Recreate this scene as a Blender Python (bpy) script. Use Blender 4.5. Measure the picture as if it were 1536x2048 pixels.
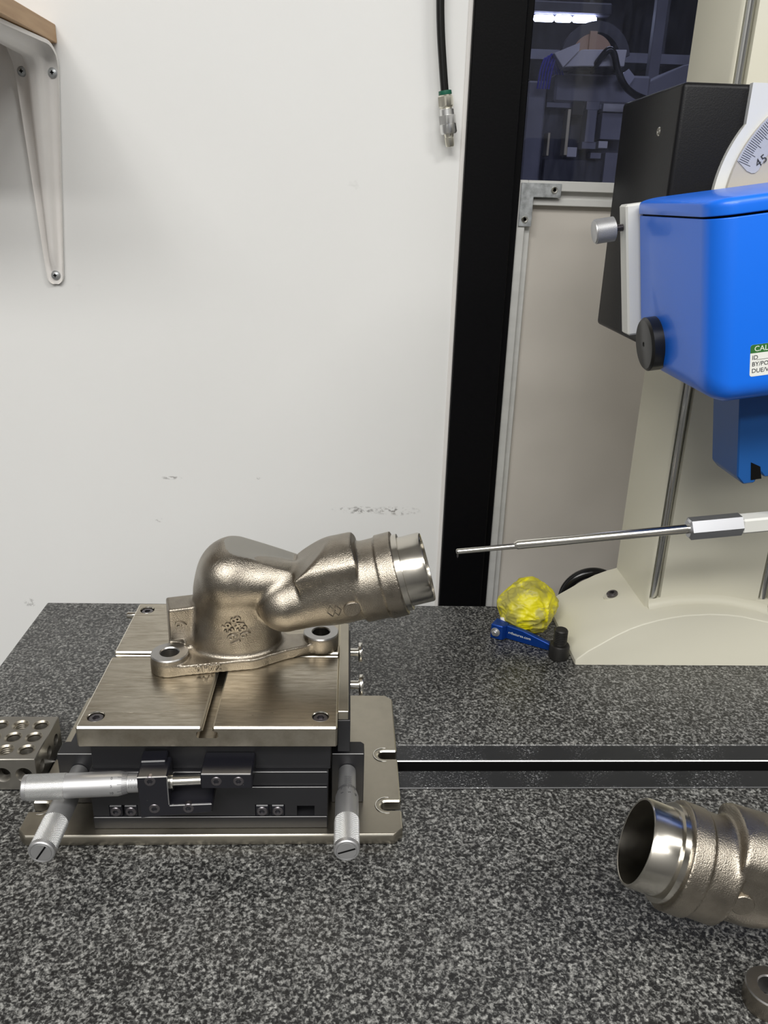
import bpy, bmesh, math, random
import numpy as np
from mathutils import Vector, Matrix, noise
from mathutils.bvhtree import BVHTree

for o in list(bpy.data.objects):
    bpy.data.objects.remove(o)
random.seed(7)
SC = bpy.context.scene
COL = SC.collection
R = math.radians
PI = math.pi

# ------------------------------------------------------------------ camera
def make_camera():
    f, p, y, r = 1629.86, .364757, .049328, .030907
    fw = Vector((math.sin(y)*math.cos(p), math.cos(y)*math.cos(p), -math.sin(p)))
    ri = Vector((math.cos(y), -math.sin(y), 0))
    dn = fw.cross(ri)
    c, s = math.cos(r), math.sin(r)
    ri2 = c*ri - s*dn
    dn2 = s*ri + c*dn
    m = Matrix((ri2, -dn2, -fw)).transposed().to_4x4()
    m.translation = (0, 0, .38)
    cd = bpy.data.cameras.new('camera')
    cd.sensor_fit = 'VERTICAL'
    cd.sensor_height = 36
    cd.lens = f/2048*36
    cd.clip_start = .01
    ob = bpy.data.objects.new('camera', cd)
    COL.objects.link(ob)
    ob.matrix_world = m
    SC.camera = ob
make_camera()

# ------------------------------------------------------------------ world, lights, exposure
w = bpy.data.worlds.new('world')
SC.world = w
w.use_nodes = True
w.node_tree.nodes['Background'].inputs[0].default_value = (.9, .95, 1, 1)
w.node_tree.nodes['Background'].inputs[1].default_value = .15

def area(name, loc, size, power, color=(1, .985, .955), target=None):
    l = bpy.data.lights.new(name, 'AREA')
    l.shape = 'RECTANGLE'
    l.size, l.size_y = size
    l.energy = power
    l.color = color
    o = bpy.data.objects.new(name, l)
    COL.objects.link(o)
    o.location = loc
    if target:
        o.rotation_euler = (Vector(target)-Vector(loc)).to_track_quat('-Z', 'Y').to_euler()
    return o
area('ceiling_panel_light', (-.20, -.85, 1.73), (1.5, .6), 27)
area('ceiling_panel_light', (1.15, -.55, 1.73), (.9, .32), 20)
area('ceiling_panel_light', (-.20, -1.75, 1.73), (1.5, .32), 40)
area('ceiling_panel_light', (-1.05, -.95, 1.73), (.6, .6), 14)
area('workshop_fill', (.7, 2.3, 1.7), (1.0, .3), 7, (.80, .84, 1))  # unseen fill lamp, added to brighten the machine behind the glass

SC.view_settings.view_transform = 'Standard'
SC.view_settings.look = 'None'
SC.view_settings.gamma = 1
SC.view_settings.use_curve_mapping = False
SC.view_settings.exposure = 0.03
SC.cycles.max_bounces = 10
SC.cycles.diffuse_bounces = 4
SC.cycles.use_denoising = True

# ------------------------------------------------------------------ materials
def srgb(r, g, b):
    f = lambda c: (c/255/12.92 if c/255 <= .04045 else ((c/255+.055)/1.055)**2.4)
    return (f(r), f(g), f(b), 1)

def new_mat(name):
    m = bpy.data.materials.new(name)
    m.use_nodes = True
    nt = m.node_tree
    return m, nt, nt.nodes['Principled BSDF']

def N(nt, t, **k):
    n = nt.nodes.new(t)
    for a, b in k.items():
        if a in n.inputs:
            n.inputs[a].default_value = b
        else:
            setattr(n, a, b)
    return n

def coords(nt, scale=(1, 1, 1), rot=(0, 0, 0)):
    tc = N(nt, 'ShaderNodeTexCoord')
    mp = N(nt, 'ShaderNodeMapping')
    mp.inputs['Scale'].default_value = scale
    mp.inputs['Rotation'].default_value = rot
    nt.links.new(tc.outputs['Object'], mp.inputs[0])
    return mp.outputs[0]

def ramp(nt, fac, stops):
    r = N(nt, 'ShaderNodeValToRGB')
    e = r.color_ramp.elements
    while len(e) < len(stops):
        e.new(.5)
    for el, (p, c) in zip(e, stops):
        el.position = p
        el.color = c if len(c) == 4 else (*c, 1)
    nt.links.new(fac, r.inputs[0])
    return r.outputs[0]

def mat(name, col, rough=.5, metal=0, var=0, vscale=40, stretch=(1, 1, 1), bump=0, bscale=400,
        bdist=.001, rvar=0, rscale=60, coat=0, spec=.5, detail=3, bdetail=2):
    """a principled material with optional mottling, roughness wear and fine relief"""
    m, nt, b = new_mat(name)
    b.inputs['Base Color'].default_value = col
    b.inputs['Roughness'].default_value = rough
    b.inputs['Metallic'].default_value = metal
    b.inputs['Coat Weight'].default_value = coat
    b.inputs['Specular IOR Level'].default_value = spec
    if var:
        n = N(nt, 'ShaderNodeTexNoise', Scale=vscale, Detail=detail)
        nt.links.new(coords(nt, stretch), n.inputs['Vector'])
        lo = tuple(c*(1-var) for c in col[:3])
        hi = tuple(min(1, c*(1+var)) for c in col[:3])
        nt.links.new(ramp(nt, n.outputs[0], [(.3, lo), (.7, hi)]), b.inputs['Base Color'])
    if rvar:
        n = N(nt, 'ShaderNodeTexNoise', Scale=rscale, Detail=4)
        nt.links.new(coords(nt, stretch), n.inputs['Vector'])
        mr = N(nt, 'ShaderNodeMapRange')
        mr.inputs['From Min'].default_value = .3
        mr.inputs['From Max'].default_value = .7
        mr.inputs['To Min'].default_value = max(0, rough-rvar)
        mr.inputs['To Max'].default_value = rough+rvar
        nt.links.new(n.outputs[0], mr.inputs[0])
        nt.links.new(mr.outputs[0], b.inputs['Roughness'])
    if bump:
        n = N(nt, 'ShaderNodeTexNoise', Scale=bscale, Detail=bdetail)
        nt.links.new(coords(nt, stretch), n.inputs['Vector'])
        bp = N(nt, 'ShaderNodeBump', Strength=bump, Distance=bdist)
        nt.links.new(n.outputs[0], bp.inputs['Height'])
        nt.links.new(bp.outputs[0], b.inputs['Normal'])
    return m

def granite_mat():
    m, nt, b = new_mat('granite')
    v = coords(nt, (1, 1, 1))
    n1 = N(nt, 'ShaderNodeTexNoise', Scale=520, Detail=3, Roughness=.6, Distortion=.35)
    n2 = N(nt, 'ShaderNodeTexNoise', Scale=900, Detail=2)
    vo = N(nt, 'ShaderNodeTexVoronoi', Scale=520)
    for n in (n1, n2, vo):
        nt.links.new(v, n.inputs['Vector'])
    a = ramp(nt, n1.outputs[0], [(.40, (.013, .013, .013)), (.475, (.040, .040, .039)), (.545, (.125, .125, .119)), (.66, (.29, .29, .275))])
    c = ramp(nt, vo.outputs['Color'], [(0, (.45, .45, .45)), (1, (1.5, 1.5, 1.5))])
    mx = N(nt, 'ShaderNodeMix', data_type='RGBA', blend_type='MULTIPLY')
    mx.inputs[0].default_value = 1
    nt.links.new(a, mx.inputs[6])
    nt.links.new(c, mx.inputs[7])
    nt.links.new(mx.outputs[2], b.inputs['Base Color'])
    b.inputs['Roughness'].default_value = .42
    b.inputs['Specular IOR Level'].default_value = .45
    bp = N(nt, 'ShaderNodeBump', Strength=.15, Distance=.0003)
    nt.links.new(n2.outputs[0], bp.inputs['Height'])
    nt.links.new(bp.outputs[0], b.inputs['Normal'])
    return m

def worn_mat(name, base, mark, rough, metal, scale, stretch, thr, rough_mark=.4):
    """paint with small scattered scratches and scuffs"""
    m, nt, b = new_mat(name)
    n1 = N(nt, 'ShaderNodeTexNoise', Scale=scale, Detail=5, Roughness=.7)
    nt.links.new(coords(nt, stretch), n1.inputs['Vector'])
    n2 = N(nt, 'ShaderNodeTexNoise', Scale=scale*.06, Detail=2)
    nt.links.new(coords(nt), n2.inputs['Vector'])
    f = ramp(nt, n1.outputs[0], [(thr, (0, 0, 0)), (thr+.03, (1, 1, 1))])
    g = ramp(nt, n2.outputs[0], [(.45, (0, 0, 0)), (.6, (1, 1, 1))])
    mm = N(nt, 'ShaderNodeMath', operation='MULTIPLY')
    nt.links.new(f, mm.inputs[0])
    nt.links.new(g, mm.inputs[1])
    mx = N(nt, 'ShaderNodeMix', data_type='RGBA')
    mx.inputs[6].default_value = base
    mx.inputs[7].default_value = mark
    nt.links.new(mm.outputs[0], mx.inputs[0])
    nt.links.new(mx.outputs[2], b.inputs['Base Color'])
    b.inputs['Roughness'].default_value = rough
    b.inputs['Metallic'].default_value = metal
    return m

def scratched_steel():
    m, nt, b = new_mat('ground_steel_plate')
    col = (.50, .455, .375, 1)
    n1 = N(nt, 'ShaderNodeTexNoise', Scale=55, Detail=6, Roughness=.65)
    nt.links.new(coords(nt, (1, 7, 1), (0, 0, R(6))), n1.inputs['Vector'])
    c = ramp(nt, n1.outputs[0], [(.3, (.36, .315, .245)), (.55, col), (.75, (.60, .555, .47))])
    n2 = N(nt, 'ShaderNodeTexNoise', Scale=45, Detail=3, Distortion=.4)
    nt.links.new(coords(nt, (1, 22, 1), (0, 0, R(-7))), n2.inputs['Vector'])
    f = ramp(nt, n2.outputs[0], [(.67, (0, 0, 0)), (.70, (1, 1, 1))])
    mx = N(nt, 'ShaderNodeMix', data_type='RGBA')
    nt.links.new(f, mx.inputs[0])
    nt.links.new(c, mx.inputs[6])
    mx.inputs[7].default_value = (.72, .67, .55, 1)
    nt.links.new(mx.outputs[2], b.inputs['Base Color'])
    b.inputs['Metallic'].default_value = 1
    r = ramp(nt, n1.outputs[0], [(.3, (.36, .36, .36)), (.7, (.27, .27, .27))])
    nt.links.new(r, b.inputs['Roughness'])
    bp = N(nt, 'ShaderNodeBump', Strength=.08, Distance=.0002)
    nt.links.new(n2.outputs[0], bp.inputs['Height'])
    nt.links.new(bp.outputs[0], b.inputs['Normal'])
    return m

def wall_mat():
    m, nt, b = new_mat('wall_paint')
    v = coords(nt)
    n1 = N(nt, 'ShaderNodeTexNoise', Scale=3, Detail=3)
    n2 = N(nt, 'ShaderNodeTexNoise', Scale=26, Detail=4, Roughness=.6)
    n3 = N(nt, 'ShaderNodeTexNoise', Scale=3.2, Detail=1)
    n4 = N(nt, 'ShaderNodeTexNoise', Scale=420, Detail=2)
    for n in (n1, n3, n4):
        nt.links.new(v, n.inputs['Vector'])
    nt.links.new(coords(nt, (1, 1, 1.6)), n2.inputs['Vector'])
    base = ramp(nt, n1.outputs[0], [(.3, (.79, .79, .775)), (.7, (.825, .825, .81))])
    f = ramp(nt, n2.outputs[0], [(.72, (0, 0, 0)), (.78, (.25, .25, .25))])
    g = ramp(nt, n3.outputs[0], [(.5, (0, 0, 0)), (.62, (1, 1, 1))])
    mm = N(nt, 'ShaderNodeMath', operation='MULTIPLY')
    nt.links.new(f, mm.inputs[0])
    nt.links.new(g, mm.inputs[1])
    mx = N(nt, 'ShaderNodeMix', data_type='RGBA')
    nt.links.new(mm.outputs[0], mx.inputs[0])
    nt.links.new(base, mx.inputs[6])
    mx.inputs[7].default_value = (.40, .39, .37, 1)
    # scuffs at the places where the wall has them (metres on the wall, x and height)
    sx = N(nt, 'ShaderNodeSeparateXYZ')
    nt.links.new(v, sx.inputs[0])
    tot = None
    for wx, wz, rx, rz in ((.055, .0565, .030, .006), (.012, .057, .030, .005), (-.190, .0915, .014, .0022), (-.096, .0928, .003, .002),
                           (-.2076, .042, .005, .003), (-.361, -.062, .007, .006)):
        parts = []
        for out, cc, rr in (('X', wx+.74775, rx), ('Z', wz+.85, rz)):
            a1 = N(nt, 'ShaderNodeMath', operation='SUBTRACT')
            nt.links.new(sx.outputs[out], a1.inputs[0])
            a1.inputs[1].default_value = cc
            a2 = N(nt, 'ShaderNodeMath', operation='DIVIDE')
            nt.links.new(a1.outputs[0], a2.inputs[0])
            a2.inputs[1].default_value = rr
            a3 = N(nt, 'ShaderNodeMath', operation='MULTIPLY')
            nt.links.new(a2.outputs[0], a3.inputs[0])
            nt.links.new(a2.outputs[0], a3.inputs[1])
            parts.append(a3)
        sm = N(nt, 'ShaderNodeMath', operation='ADD')
        nt.links.new(parts[0].outputs[0], sm.inputs[0])
        nt.links.new(parts[1].outputs[0], sm.inputs[1])
        iv = N(nt, 'ShaderNodeMath', operation='SUBTRACT', use_clamp=True)
        iv.inputs[0].default_value = 1
        nt.links.new(sm.outputs[0], iv.inputs[1])
        if tot is None:
            tot = iv
        else:
            mxm = N(nt, 'ShaderNodeMath', operation='MAXIMUM')
            nt.links.new(tot.outputs[0], mxm.inputs[0])
            nt.links.new(iv.outputs[0], mxm.inputs[1])
            tot = mxm
    n5 = N(nt, 'ShaderNodeTexNoise', Scale=260, Detail=3)
    nt.links.new(coords(nt, (1, 1, 1.5)), n5.inputs['Vector'])
    h = ramp(nt, n5.outputs[0], [(.47, (0, 0, 0)), (.62, (1, 1, 1))])
    m5 = N(nt, 'ShaderNodeMath', operation='MULTIPLY')
    nt.links.new(tot.outputs[0], m5.inputs[0])
    nt.links.new(h, m5.inputs[1])
    mx2 = N(nt, 'ShaderNodeMix', data_type='RGBA')
    nt.links.new(m5.outputs[0], mx2.inputs[0])
    nt.links.new(mx.outputs[2], mx2.inputs[6])
    mx2.inputs[7].default_value = (.30, .29, .28, 1)
    nt.links.new(mx2.outputs[2], b.inputs['Base Color'])
    b.inputs['Roughness'].default_value = .55
    bp = N(nt, 'ShaderNodeBump', Strength=.06, Distance=.0006)
    nt.links.new(n4.outputs[0], bp.inputs['Height'])
    nt.links.new(bp.outputs[0], b.inputs['Normal'])
    return m

def glass_mat():
    m, nt, b = new_mat('window_glass')
    nt.nodes.remove(b)
    out = nt.nodes['Material Output']
    tr = N(nt, 'ShaderNodeBsdfTransparent', Color=(.80, .82, .92, 1))
    gl = N(nt, 'ShaderNodeBsdfGlossy', Roughness=.03)
    df = N(nt, 'ShaderNodeBsdfDiffuse', Color=(.35, .38, .55, 1))
    n = N(nt, 'ShaderNodeTexNoise', Scale=60, Detail=5)
    nt.links.new(coords(nt, (4, 1, 1)), n.inputs['Vector'])
    dust = ramp(nt, n.outputs[0], [(.35, (.006, .006, .006)), (.75, (.035, .035, .035))])
    fr = N(nt, 'ShaderNodeFresnel', IOR=1.5)
    a = N(nt, 'ShaderNodeMixShader')
    nt.links.new(dust, a.inputs[0])
    nt.links.new(tr.outputs[0], a.inputs[1])
    nt.links.new(df.outputs[0], a.inputs[2])
    c = N(nt, 'ShaderNodeMixShader')
    nt.links.new(fr.outputs[0], c.inputs[0])
    nt.links.new(a.outputs[0], c.inputs[1])
    nt.links.new(gl.outputs[0], c.inputs[2])
    nt.links.new(c.outputs[0], out.inputs[0])
    return m

def rag_mat():
    m, nt, b = new_mat('yellow_rag')
    n1 = N(nt, 'ShaderNodeTexNoise', Scale=75, Detail=5, Roughness=.65, Distortion=.8)
    n2 = N(nt, 'ShaderNodeTexNoise', Scale=40, Detail=2)
    v = coords(nt)
    nt.links.new(v, n1.inputs['Vector'])
    nt.links.new(v, n2.inputs['Vector'])
    f = ramp(nt, n1.outputs[0], [(.42, (0, 0, 0)), (.52, (.65, .65, .65))])
    g = ramp(nt, n2.outputs[0], [(.38, (.1, .1, .1)), (.52, (1, 1, 1))])
    mm = N(nt, 'ShaderNodeMath', operation='MULTIPLY')
    nt.links.new(f, mm.inputs[0])
    nt.links.new(g, mm.inputs[1])
    mx = N(nt, 'ShaderNodeMix', data_type='RGBA')
    nt.links.new(mm.outputs[0], mx.inputs[0])
    mx.inputs[6].default_value = (.80, .72, .008, 1)
    mx.inputs[7].default_value = (.24, .22, .11, 1)
    nt.links.new(mx.outputs[2], b.inputs['Base Color'])
    b.inputs['Roughness'].default_value = .45
    return m

def emit_mat(name, col, s):
    m, nt, b = new_mat(name)
    b.inputs['Base Color'].default_value = (.8, .8, .8, 1)
    b.inputs['Emission Color'].default_value = col
    b.inputs['Emission Strength'].default_value = s
    return m

def wood_mat():
    m, nt, b = new_mat('maple_edge')
    n = N(nt, 'ShaderNodeTexNoise', Scale=14, Detail=4)
    nt.links.new(coords(nt, (8, 1, 12)), n.inputs['Vector'])
    nt.links.new(ramp(nt, n.outputs[0], [(.3, (.40, .235, .105)), (.7, (.52, .33, .165))]), b.inputs['Base Color'])
    b.inputs['Roughness'].default_value = .45
    return m

MT = dict(
    granite=granite_mat(), wall=wall_mat(), glass=glass_mat(), rag=rag_mat(), wood=wood_mat(), plate=scratched_steel(),
    post=mat('black_post_paint', (.0022, .0022, .0028, 1), .5, bump=.1, bscale=500, spec=.1),
    alu=mat('frame_aluminium', (.62, .62, .60, 1), .5, .25, var=.06, vscale=20, stretch=(1, 1, 4)),
    panel=mat('beige_panel', (.56, .525, .475, 1), .5, var=.06, vscale=9, bump=.05, bscale=300),
    zinc=mat('zinc_plate', (.48, .50, .51, 1), .42, .7, var=.35, vscale=160),
    base_steel=mat('base_plate_steel', (.43, .395, .325, 1), .36, 1, var=.10, vscale=60, rvar=.06),
    cast=mat('sand_cast_steel', (.335, .30, .25, 1), .32, 1, var=.12, vscale=120, bump=.42, bscale=1500, bdist=.0006, rvar=.05, bdetail=3),
    machined=mat('machined_steel', (.58, .55, .49, 1), .2, 1, var=.05, vscale=60, rvar=.05),
    spotface=mat('spotfaced_steel', (.44, .43, .42, 1), .34, 1),
    edge_glint=mat('chamfer_glint', (.95, .90, .78, 1), .34, 1),  # ceiling lamp's glint on the chamfers, put into a paler steel colour
    ground=mat('ground_flat', (.40, .385, .35, 1), .42, 1),
    bright=mat('bright_steel', (.72, .70, .64, 1), .2, 1),
    satin=mat('satin_chrome', (.50, .50, .505, 1), .46, .85, var=.04, vscale=90),
    knurl=mat('knurled_chrome', (.58, .58, .575, 1), .40, .85),
    screw=mat('black_oxide_screw', (.16, .15, .16, 1), .3, .9),
    black=worn_mat('black_anodised', (.013, .013, .015, 1), (.10, .10, .10, 1), .42, 0, 500, (1, 1, 1), .70),
    edge=mat('worn_edge', (.55, .55, .55, 1), .35, .9),
    bracket=worn_mat('gloss_black_block', (.010, .010, .014, 1), (.45, .45, .45, 1), .3, 0, 420, (1, 1, 1), .685),
    rail_black=worn_mat('scratched_black_rail', (.015, .016, .018, 1), (.55, .56, .57, 1), .34, 0, 620, (1, 2.6, 1), .60),
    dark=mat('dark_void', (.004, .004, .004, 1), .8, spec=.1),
    block=mat('tool_steel_block', (.30, .285, .255, 1), .38, .9, var=.06, vscale=80, rvar=.05),
    hole=mat('drilled_steel', (.42, .385, .32, 1), .32, 1),
    cream=mat('cream_machine_paint', (.74, .715, .59, 1), .42, bump=.06, bscale=700, bdist=.0004),
    plate_cream=mat('cream_side_plate', (.70, .70, .66, 1), .45),
    disc=mat('beige_disc', (.46, .43, .38, 1), .4, bump=.05, bscale=900),
    blue=mat('blue_paint', (.005, .165, .86, 1), .36, bump=.05, bscale=900, bdist=.0003, coat=.15),
    shaded_blue=mat('shaded_blue_paint', (.010, .085, .30, 1), .38),  # drive unit blue made darker, the bracket's shade put into the colour
    cover=mat('black_powder_coat', (.006, .006, .007, 1), .38, spec=.22, bump=.16, bscale=1100, bdist=.0004),
    plastic=mat('black_plastic', (.010, .010, .010, 1), .3),
    chrome=mat('chrome_rail', (.62, .62, .60, 1), .16, 1),
    holder=mat('anodised_holder', (.62, .63, .66, 1), .3, .9),
    sticker=mat('white_sticker', (.82, .83, .78, 1), .4),
    green=mat('green_print', (.035, .16, .035, 1), .4),
    ink=mat('black_ink', (.03, .03, .035, 1), .5),
    white_ink=mat('white_ink', (.8, .85, .75, 1), .5),
    scale=mat('scale_plate', (.56, .57, .61, 1), .35, .3),
    white=mat('white_bracket_paint', (.80, .775, .745, 1), .42, var=.05, vscale=14, stretch=(3, 1, 1), bump=.04, bscale=300),
    blue_anod=mat('blue_anodised', (.004, .05, .30, 1), .3, .5),
    bolt=mat('black_bolt', (.035, .034, .032, 1), .45, .6, bump=.1, bscale=900),
    hose=mat('black_hose', (.008, .008, .008, 1), .2),
    push=mat('green_collar', (.01, .12, .07, 1), .4),
    fitting=mat('zinc_coupler', (.84, .84, .83, 1), .36, 1),
    nickel=mat('nickel_fitting', (.86, .83, .72, 1), .34, 1),
    floor=mat('floor_concrete', (.14, .14, .14, 1), .5, var=.2, vscale=5),
    ceil=mat('ceiling_tile', (.62, .61, .58, 1), .8),
    far_wall=mat('dim_workshop_wall', (.09, .09, .115, 1), .8, var=.4, vscale=5),
    room_wall=mat('workshop_wall', (.20, .20, .20, 1), .7),
    stand=mat('stand_paint', (.08, .08, .085, 1), .5),
    mach_dark=mat('dark_machine', (.045, .045, .055, 1), .5, var=.3, vscale=20),
    mach_grey=mat('grey_machine', (.22, .22, .25, 1), .5, var=.15, vscale=15),
    mach_white=mat('white_machine_box', (.70, .68, .66, 1), .5),
    tan=mat('tan_card', (.62, .40, .24, 1), .6),
    brass=mat('brass_strip', (.70, .62, .40, 1), .35, .6),
    violet=mat('blue_tubing', (.05, .05, .50, 1), .3),
    film=mat('clear_film', (.5, .5, .55, 1), .2),
    led=emit_mat('led_tube', (.78, .82, 1, 1), 40),
)

# ------------------------------------------------------------------ mesh helpers
class MB:
    """collects shapes (world coordinates) into one mesh"""
    def __init__(s):
        s.v, s.f, s.m = [], [], []
    def add(s, v, f, mi=0, M=None):
        n = len(s.v)
        if M is not None:
            v = [M @ Vector(p) for p in v]
        s.v += [tuple(p) for p in v]
        s.f += [tuple(i+n for i in q) for q in f]
        s.m += [mi]*len(f)
        return s
    def bm(s, b, mi=0, M=None):
        b.verts.index_update()
        s.add([v.co for v in b.verts], [[v.index for v in f.verts] for f in b.faces], mi, M)
        b.free()
        return s
    def box(s, x0, x1, y0, y1, z0, z1, c=0, seg=1, mi=0, M=None):
        b = bmesh.new()
        bmesh.ops.create_cube(b, size=1)
        for v in b.verts:
            v.co = ((x0+x1)/2+v.co.x*(x1-x0), (y0+y1)/2+v.co.y*(y1-y0), (z0+z1)/2+v.co.z*(z1-z0))
        if c:
            bmesh.ops.bevel(b, geom=b.edges[:], offset=c, segments=seg, profile=.5, affect='EDGES')
        return s.bm(b, mi, M)
    def lathe(s, prof, o=(0, 0, 0), ax=(0, 0, 1), seg=32, hexes=(), mi=0, phase=0):
        """prof: (distance along ax, radius); rows listed in hexes are hexagonal"""
        ax = Vector(ax).normalized()
        q = ax.to_track_quat('Z', 'Y')
        o = Vector(o)
        v, f, rows = [], [], []
        for k, (t, r) in enumerate(prof):
            if r <= 1e-9:
                rows.append([len(v)])
                v.append(o+q @ Vector((0, 0, t)))
                continue
            row = []
            for i in range(seg):
                a = 2*PI*i/seg+phase
                rr = r
                if k in hexes:
                    rr = r*math.cos(PI/6)/math.cos((2*PI*i/seg) % (PI/3)-PI/6)
                row.append(len(v))
                v.append(o+q @ Vector((rr*math.cos(a), rr*math.sin(a), t)))
            rows.append(row)
        for A, B in zip(rows, rows[1:]):
            if len(A) == 1 and len(B) == 1:
                continue
            for i in range(seg):
                j = (i+1) % seg
                if len(A) == 1:
                    f.append((A[0], B[j], B[i]))
                elif len(B) == 1:
                    f.append((A[i], A[j], B[0]))
                else:
                    f.append((A[i], A[j], B[j], B[i]))
        return s.add(v, f, mi)
    def tube(s, pts, r, seg=12, caps=True, mi=0):
        pts = [Vector(p) for p in pts]
        rs = r if isinstance(r, (list, tuple)) else [r]*len(pts)
        v, f = [], []
        t0 = (pts[1]-pts[0]).normalized()
        up = Vector((0, 0, 1)) if abs(t0.z) < .9 else Vector((0, 1, 0))
        nrm = t0.cross(up).normalized()
        for i, p in enumerate(pts):
            t = (pts[min(i+1, len(pts)-1)]-pts[max(i-1, 0)]).normalized()
            nrm = (nrm-t*nrm.dot(t)).normalized()
            bi = t.cross(nrm)
            for k in range(seg):
                a = 2*PI*k/seg
                v.append(p+rs[i]*(math.cos(a)*nrm+math.sin(a)*bi))
        for i in range(len(pts)-1):
            for k in range(seg):
                j = (k+1) % seg
                f.append((i*seg+k, i*seg+j, (i+1)*seg+j, (i+1)*seg+k))
        if caps:
            f.append(tuple(range(seg))[::-1])
            f.append(tuple((len(pts)-1)*seg+k for k in range(seg)))
        return s.add(v, f, mi)
    def prism(s, poly, fn, d, c=0, mi=0):
        """poly of 2D points, fn(a, b) -> 3D point, d: extrusion vector; c: bevel on all edges"""
        d = Vector(d)
        b = bmesh.new()
        A = [b.verts.new(fn(*p)) for p in poly]
        B = [b.verts.new(Vector(fn(*p))+d) for p in poly]
        n = len(poly)
        b.faces.new(A[::-1])
        b.faces.new(B)
        for i in range(n):
            b.faces.new((A[i], A[(i+1) % n], B[(i+1) % n], B[i]))
        bmesh.ops.recalc_face_normals(b, faces=b.faces[:])
        if c:
            bmesh.ops.bevel(b, geom=[e for e in b.edges if len(e.link_faces) == 2 and e.calc_face_angle(0) > R(35)], offset=c, segments=1, affect='EDGES', clamp_overlap=True)
        return s.bm(b, mi)
    def text(s, body, size, o, ux, uy, ext=.0002, surf=None, sink=.0002, align='CENTER', mi=0, spacing=1, bold=0, rnd=0):
        """lettering as geometry; with surf (a BVH) it is laid onto that surface"""
        cu = bpy.data.curves.new('t', 'FONT')
        cu.body = body
        cu.size = size
        cu.align_x = align
        cu.align_y = 'CENTER'
        cu.extrude = ext/2
        cu.offset = bold
        if rnd:
            cu.bevel_depth = rnd
            cu.bevel_resolution = 1
        cu.space_character = spacing
        cu.resolution_u = 3
        ob = bpy.data.objects.new('t', cu)
        COL.objects.link(ob)
        me = bpy.data.meshes.new_from_object(ob.evaluated_get(bpy.context.evaluated_depsgraph_get()))
        ux, uy, o = Vector(ux).normalized(), Vector(uy), Vector(o)
        uy = (uy-ux*uy.dot(ux)).normalized()
        n = ux.cross(uy)
        v = []
        for p in me.vertices:
            q = o+ux*p.co.x+uy*p.co.y
            if surf:
                h = surf.ray_cast(q+n*.02, -n, .08)[0]
                if h:
                    q = h-n*sink
            v.append(q+n*(p.co.z+ext/2))
        s.add(v, [tuple(f.vertices) for f in me.polygons], mi)
        bpy.data.objects.remove(ob)
        bpy.data.meshes.remove(me)
        bpy.data.curves.remove(cu)
        return s
    def tomesh(s, name='tmp'):
        me = bpy.data.meshes.new(name)
        me.from_pydata(s.v, [], s.f)
        for p, k in zip(me.polygons, s.m):
            p.material_index = k
        b = bmesh.new()
        b.from_mesh(me)
        bmesh.ops.recalc_face_normals(b, faces=b.faces[:])
        b.to_mesh(me)
        b.free()
        return me

def cut(base, cutter, bevel=0, angle=35):
    """boolean difference, baked back into an MB; optional chamfer of the sharp edges"""
    a, b = base.tomesh(), cutter.tomesh() if cutter else None
    oa = bpy.data.objects.new('a', a)
    COL.objects.link(oa)
    ob = None
    if b:
        b.materials.append(None)
        ob = bpy.data.objects.new('b', b)
        COL.objects.link(ob)
        m = oa.modifiers.new('x', 'BOOLEAN')
        m.operation = 'DIFFERENCE'
        m.solver = 'EXACT'
        m.use_self = True
        m.object = ob
    if bevel:
        m = oa.modifiers.new('y', 'BEVEL')
        m.width = bevel
        m.segments = 1
        m.limit_method = 'ANGLE'
        m.angle_limit = R(angle)
        m.use_clamp_overlap = True
    me = bpy.data.meshes.new_from_object(oa.evaluated_get(bpy.context.evaluated_depsgraph_get()))
    r = MB()
    r.add([v.co.copy() for v in me.vertices], [tuple(p.vertices) for p in me.polygons])
    r.m = [p.material_index for p in me.polygons]
    for o in (oa, ob):
        if o:
            bpy.data.objects.remove(o)
    for q in (a, b, me):
        if q:
            bpy.data.meshes.remove(q)
    return r

WL = {}
def obj(name, mb, mats, parent=None, smooth=35, label=None, kind=None):
    vs = np.array(mb.v)
    lo, hi = vs.min(0), vs.max(0)
    c = Vector(((lo[0]+hi[0])/2, (lo[1]+hi[1])/2, lo[2]))
    me = bpy.data.meshes.new(name)
    me.from_pydata([tuple(p) for p in (vs-np.array(c))], [], mb.f)
    for k in (mats if isinstance(mats, (list, tuple)) else [mats]):
        me.materials.append(MT[k])
    me.polygons.foreach_set('material_index', mb.m)
    b = bmesh.new()
    b.from_mesh(me)
    bmesh.ops.recalc_face_normals(b, faces=b.faces[:])
    b.to_mesh(me)
    b.free()
    me.polygons.foreach_set('use_smooth', [True]*len(me.polygons))
    me.set_sharp_from_angle(angle=R(smooth))
    o = bpy.data.objects.new(name, me)
    COL.objects.link(o)
    WL[o.name] = c
    if parent:
        o.parent = parent
        o.location = c-WL[parent.name]
    else:
        o.location = c
    if label:
        o['label'] = label
    if kind:
        o['kind'] = kind
    return o

def glint_edges(o, k):
    """machined chamfers get slot k, a paler metal with the lamp glint painted in"""
    for p in o.data.polygons:
        n = p.normal
        if .6 < abs(n.z) < .8 and n.z > 0 and max(abs(n.x), abs(n.y)) > .6:
            p.material_index = k

def clone(o, shift, parent):
    c = o.copy()
    COL.objects.link(c)
    wl = WL[o.name]+Vector(shift)
    WL[c.name] = wl
    c.parent = parent
    c.location = wl-WL[parent.name]
    return c

def thing(name, label, cat, loc, group=None):
    o = bpy.data.objects.new(name, None)
    o.empty_display_size = .02
    COL.objects.link(o)
    o.location = loc
    WL[o.name] = Vector(loc)
    o['label'], o['category'] = label, cat
    if group:
        o['group'] = group
    return o

def tag(o, label, cat, group=None):
    o['label'], o['category'] = label, cat
    if group:
        o['group'] = group
    return o

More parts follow.
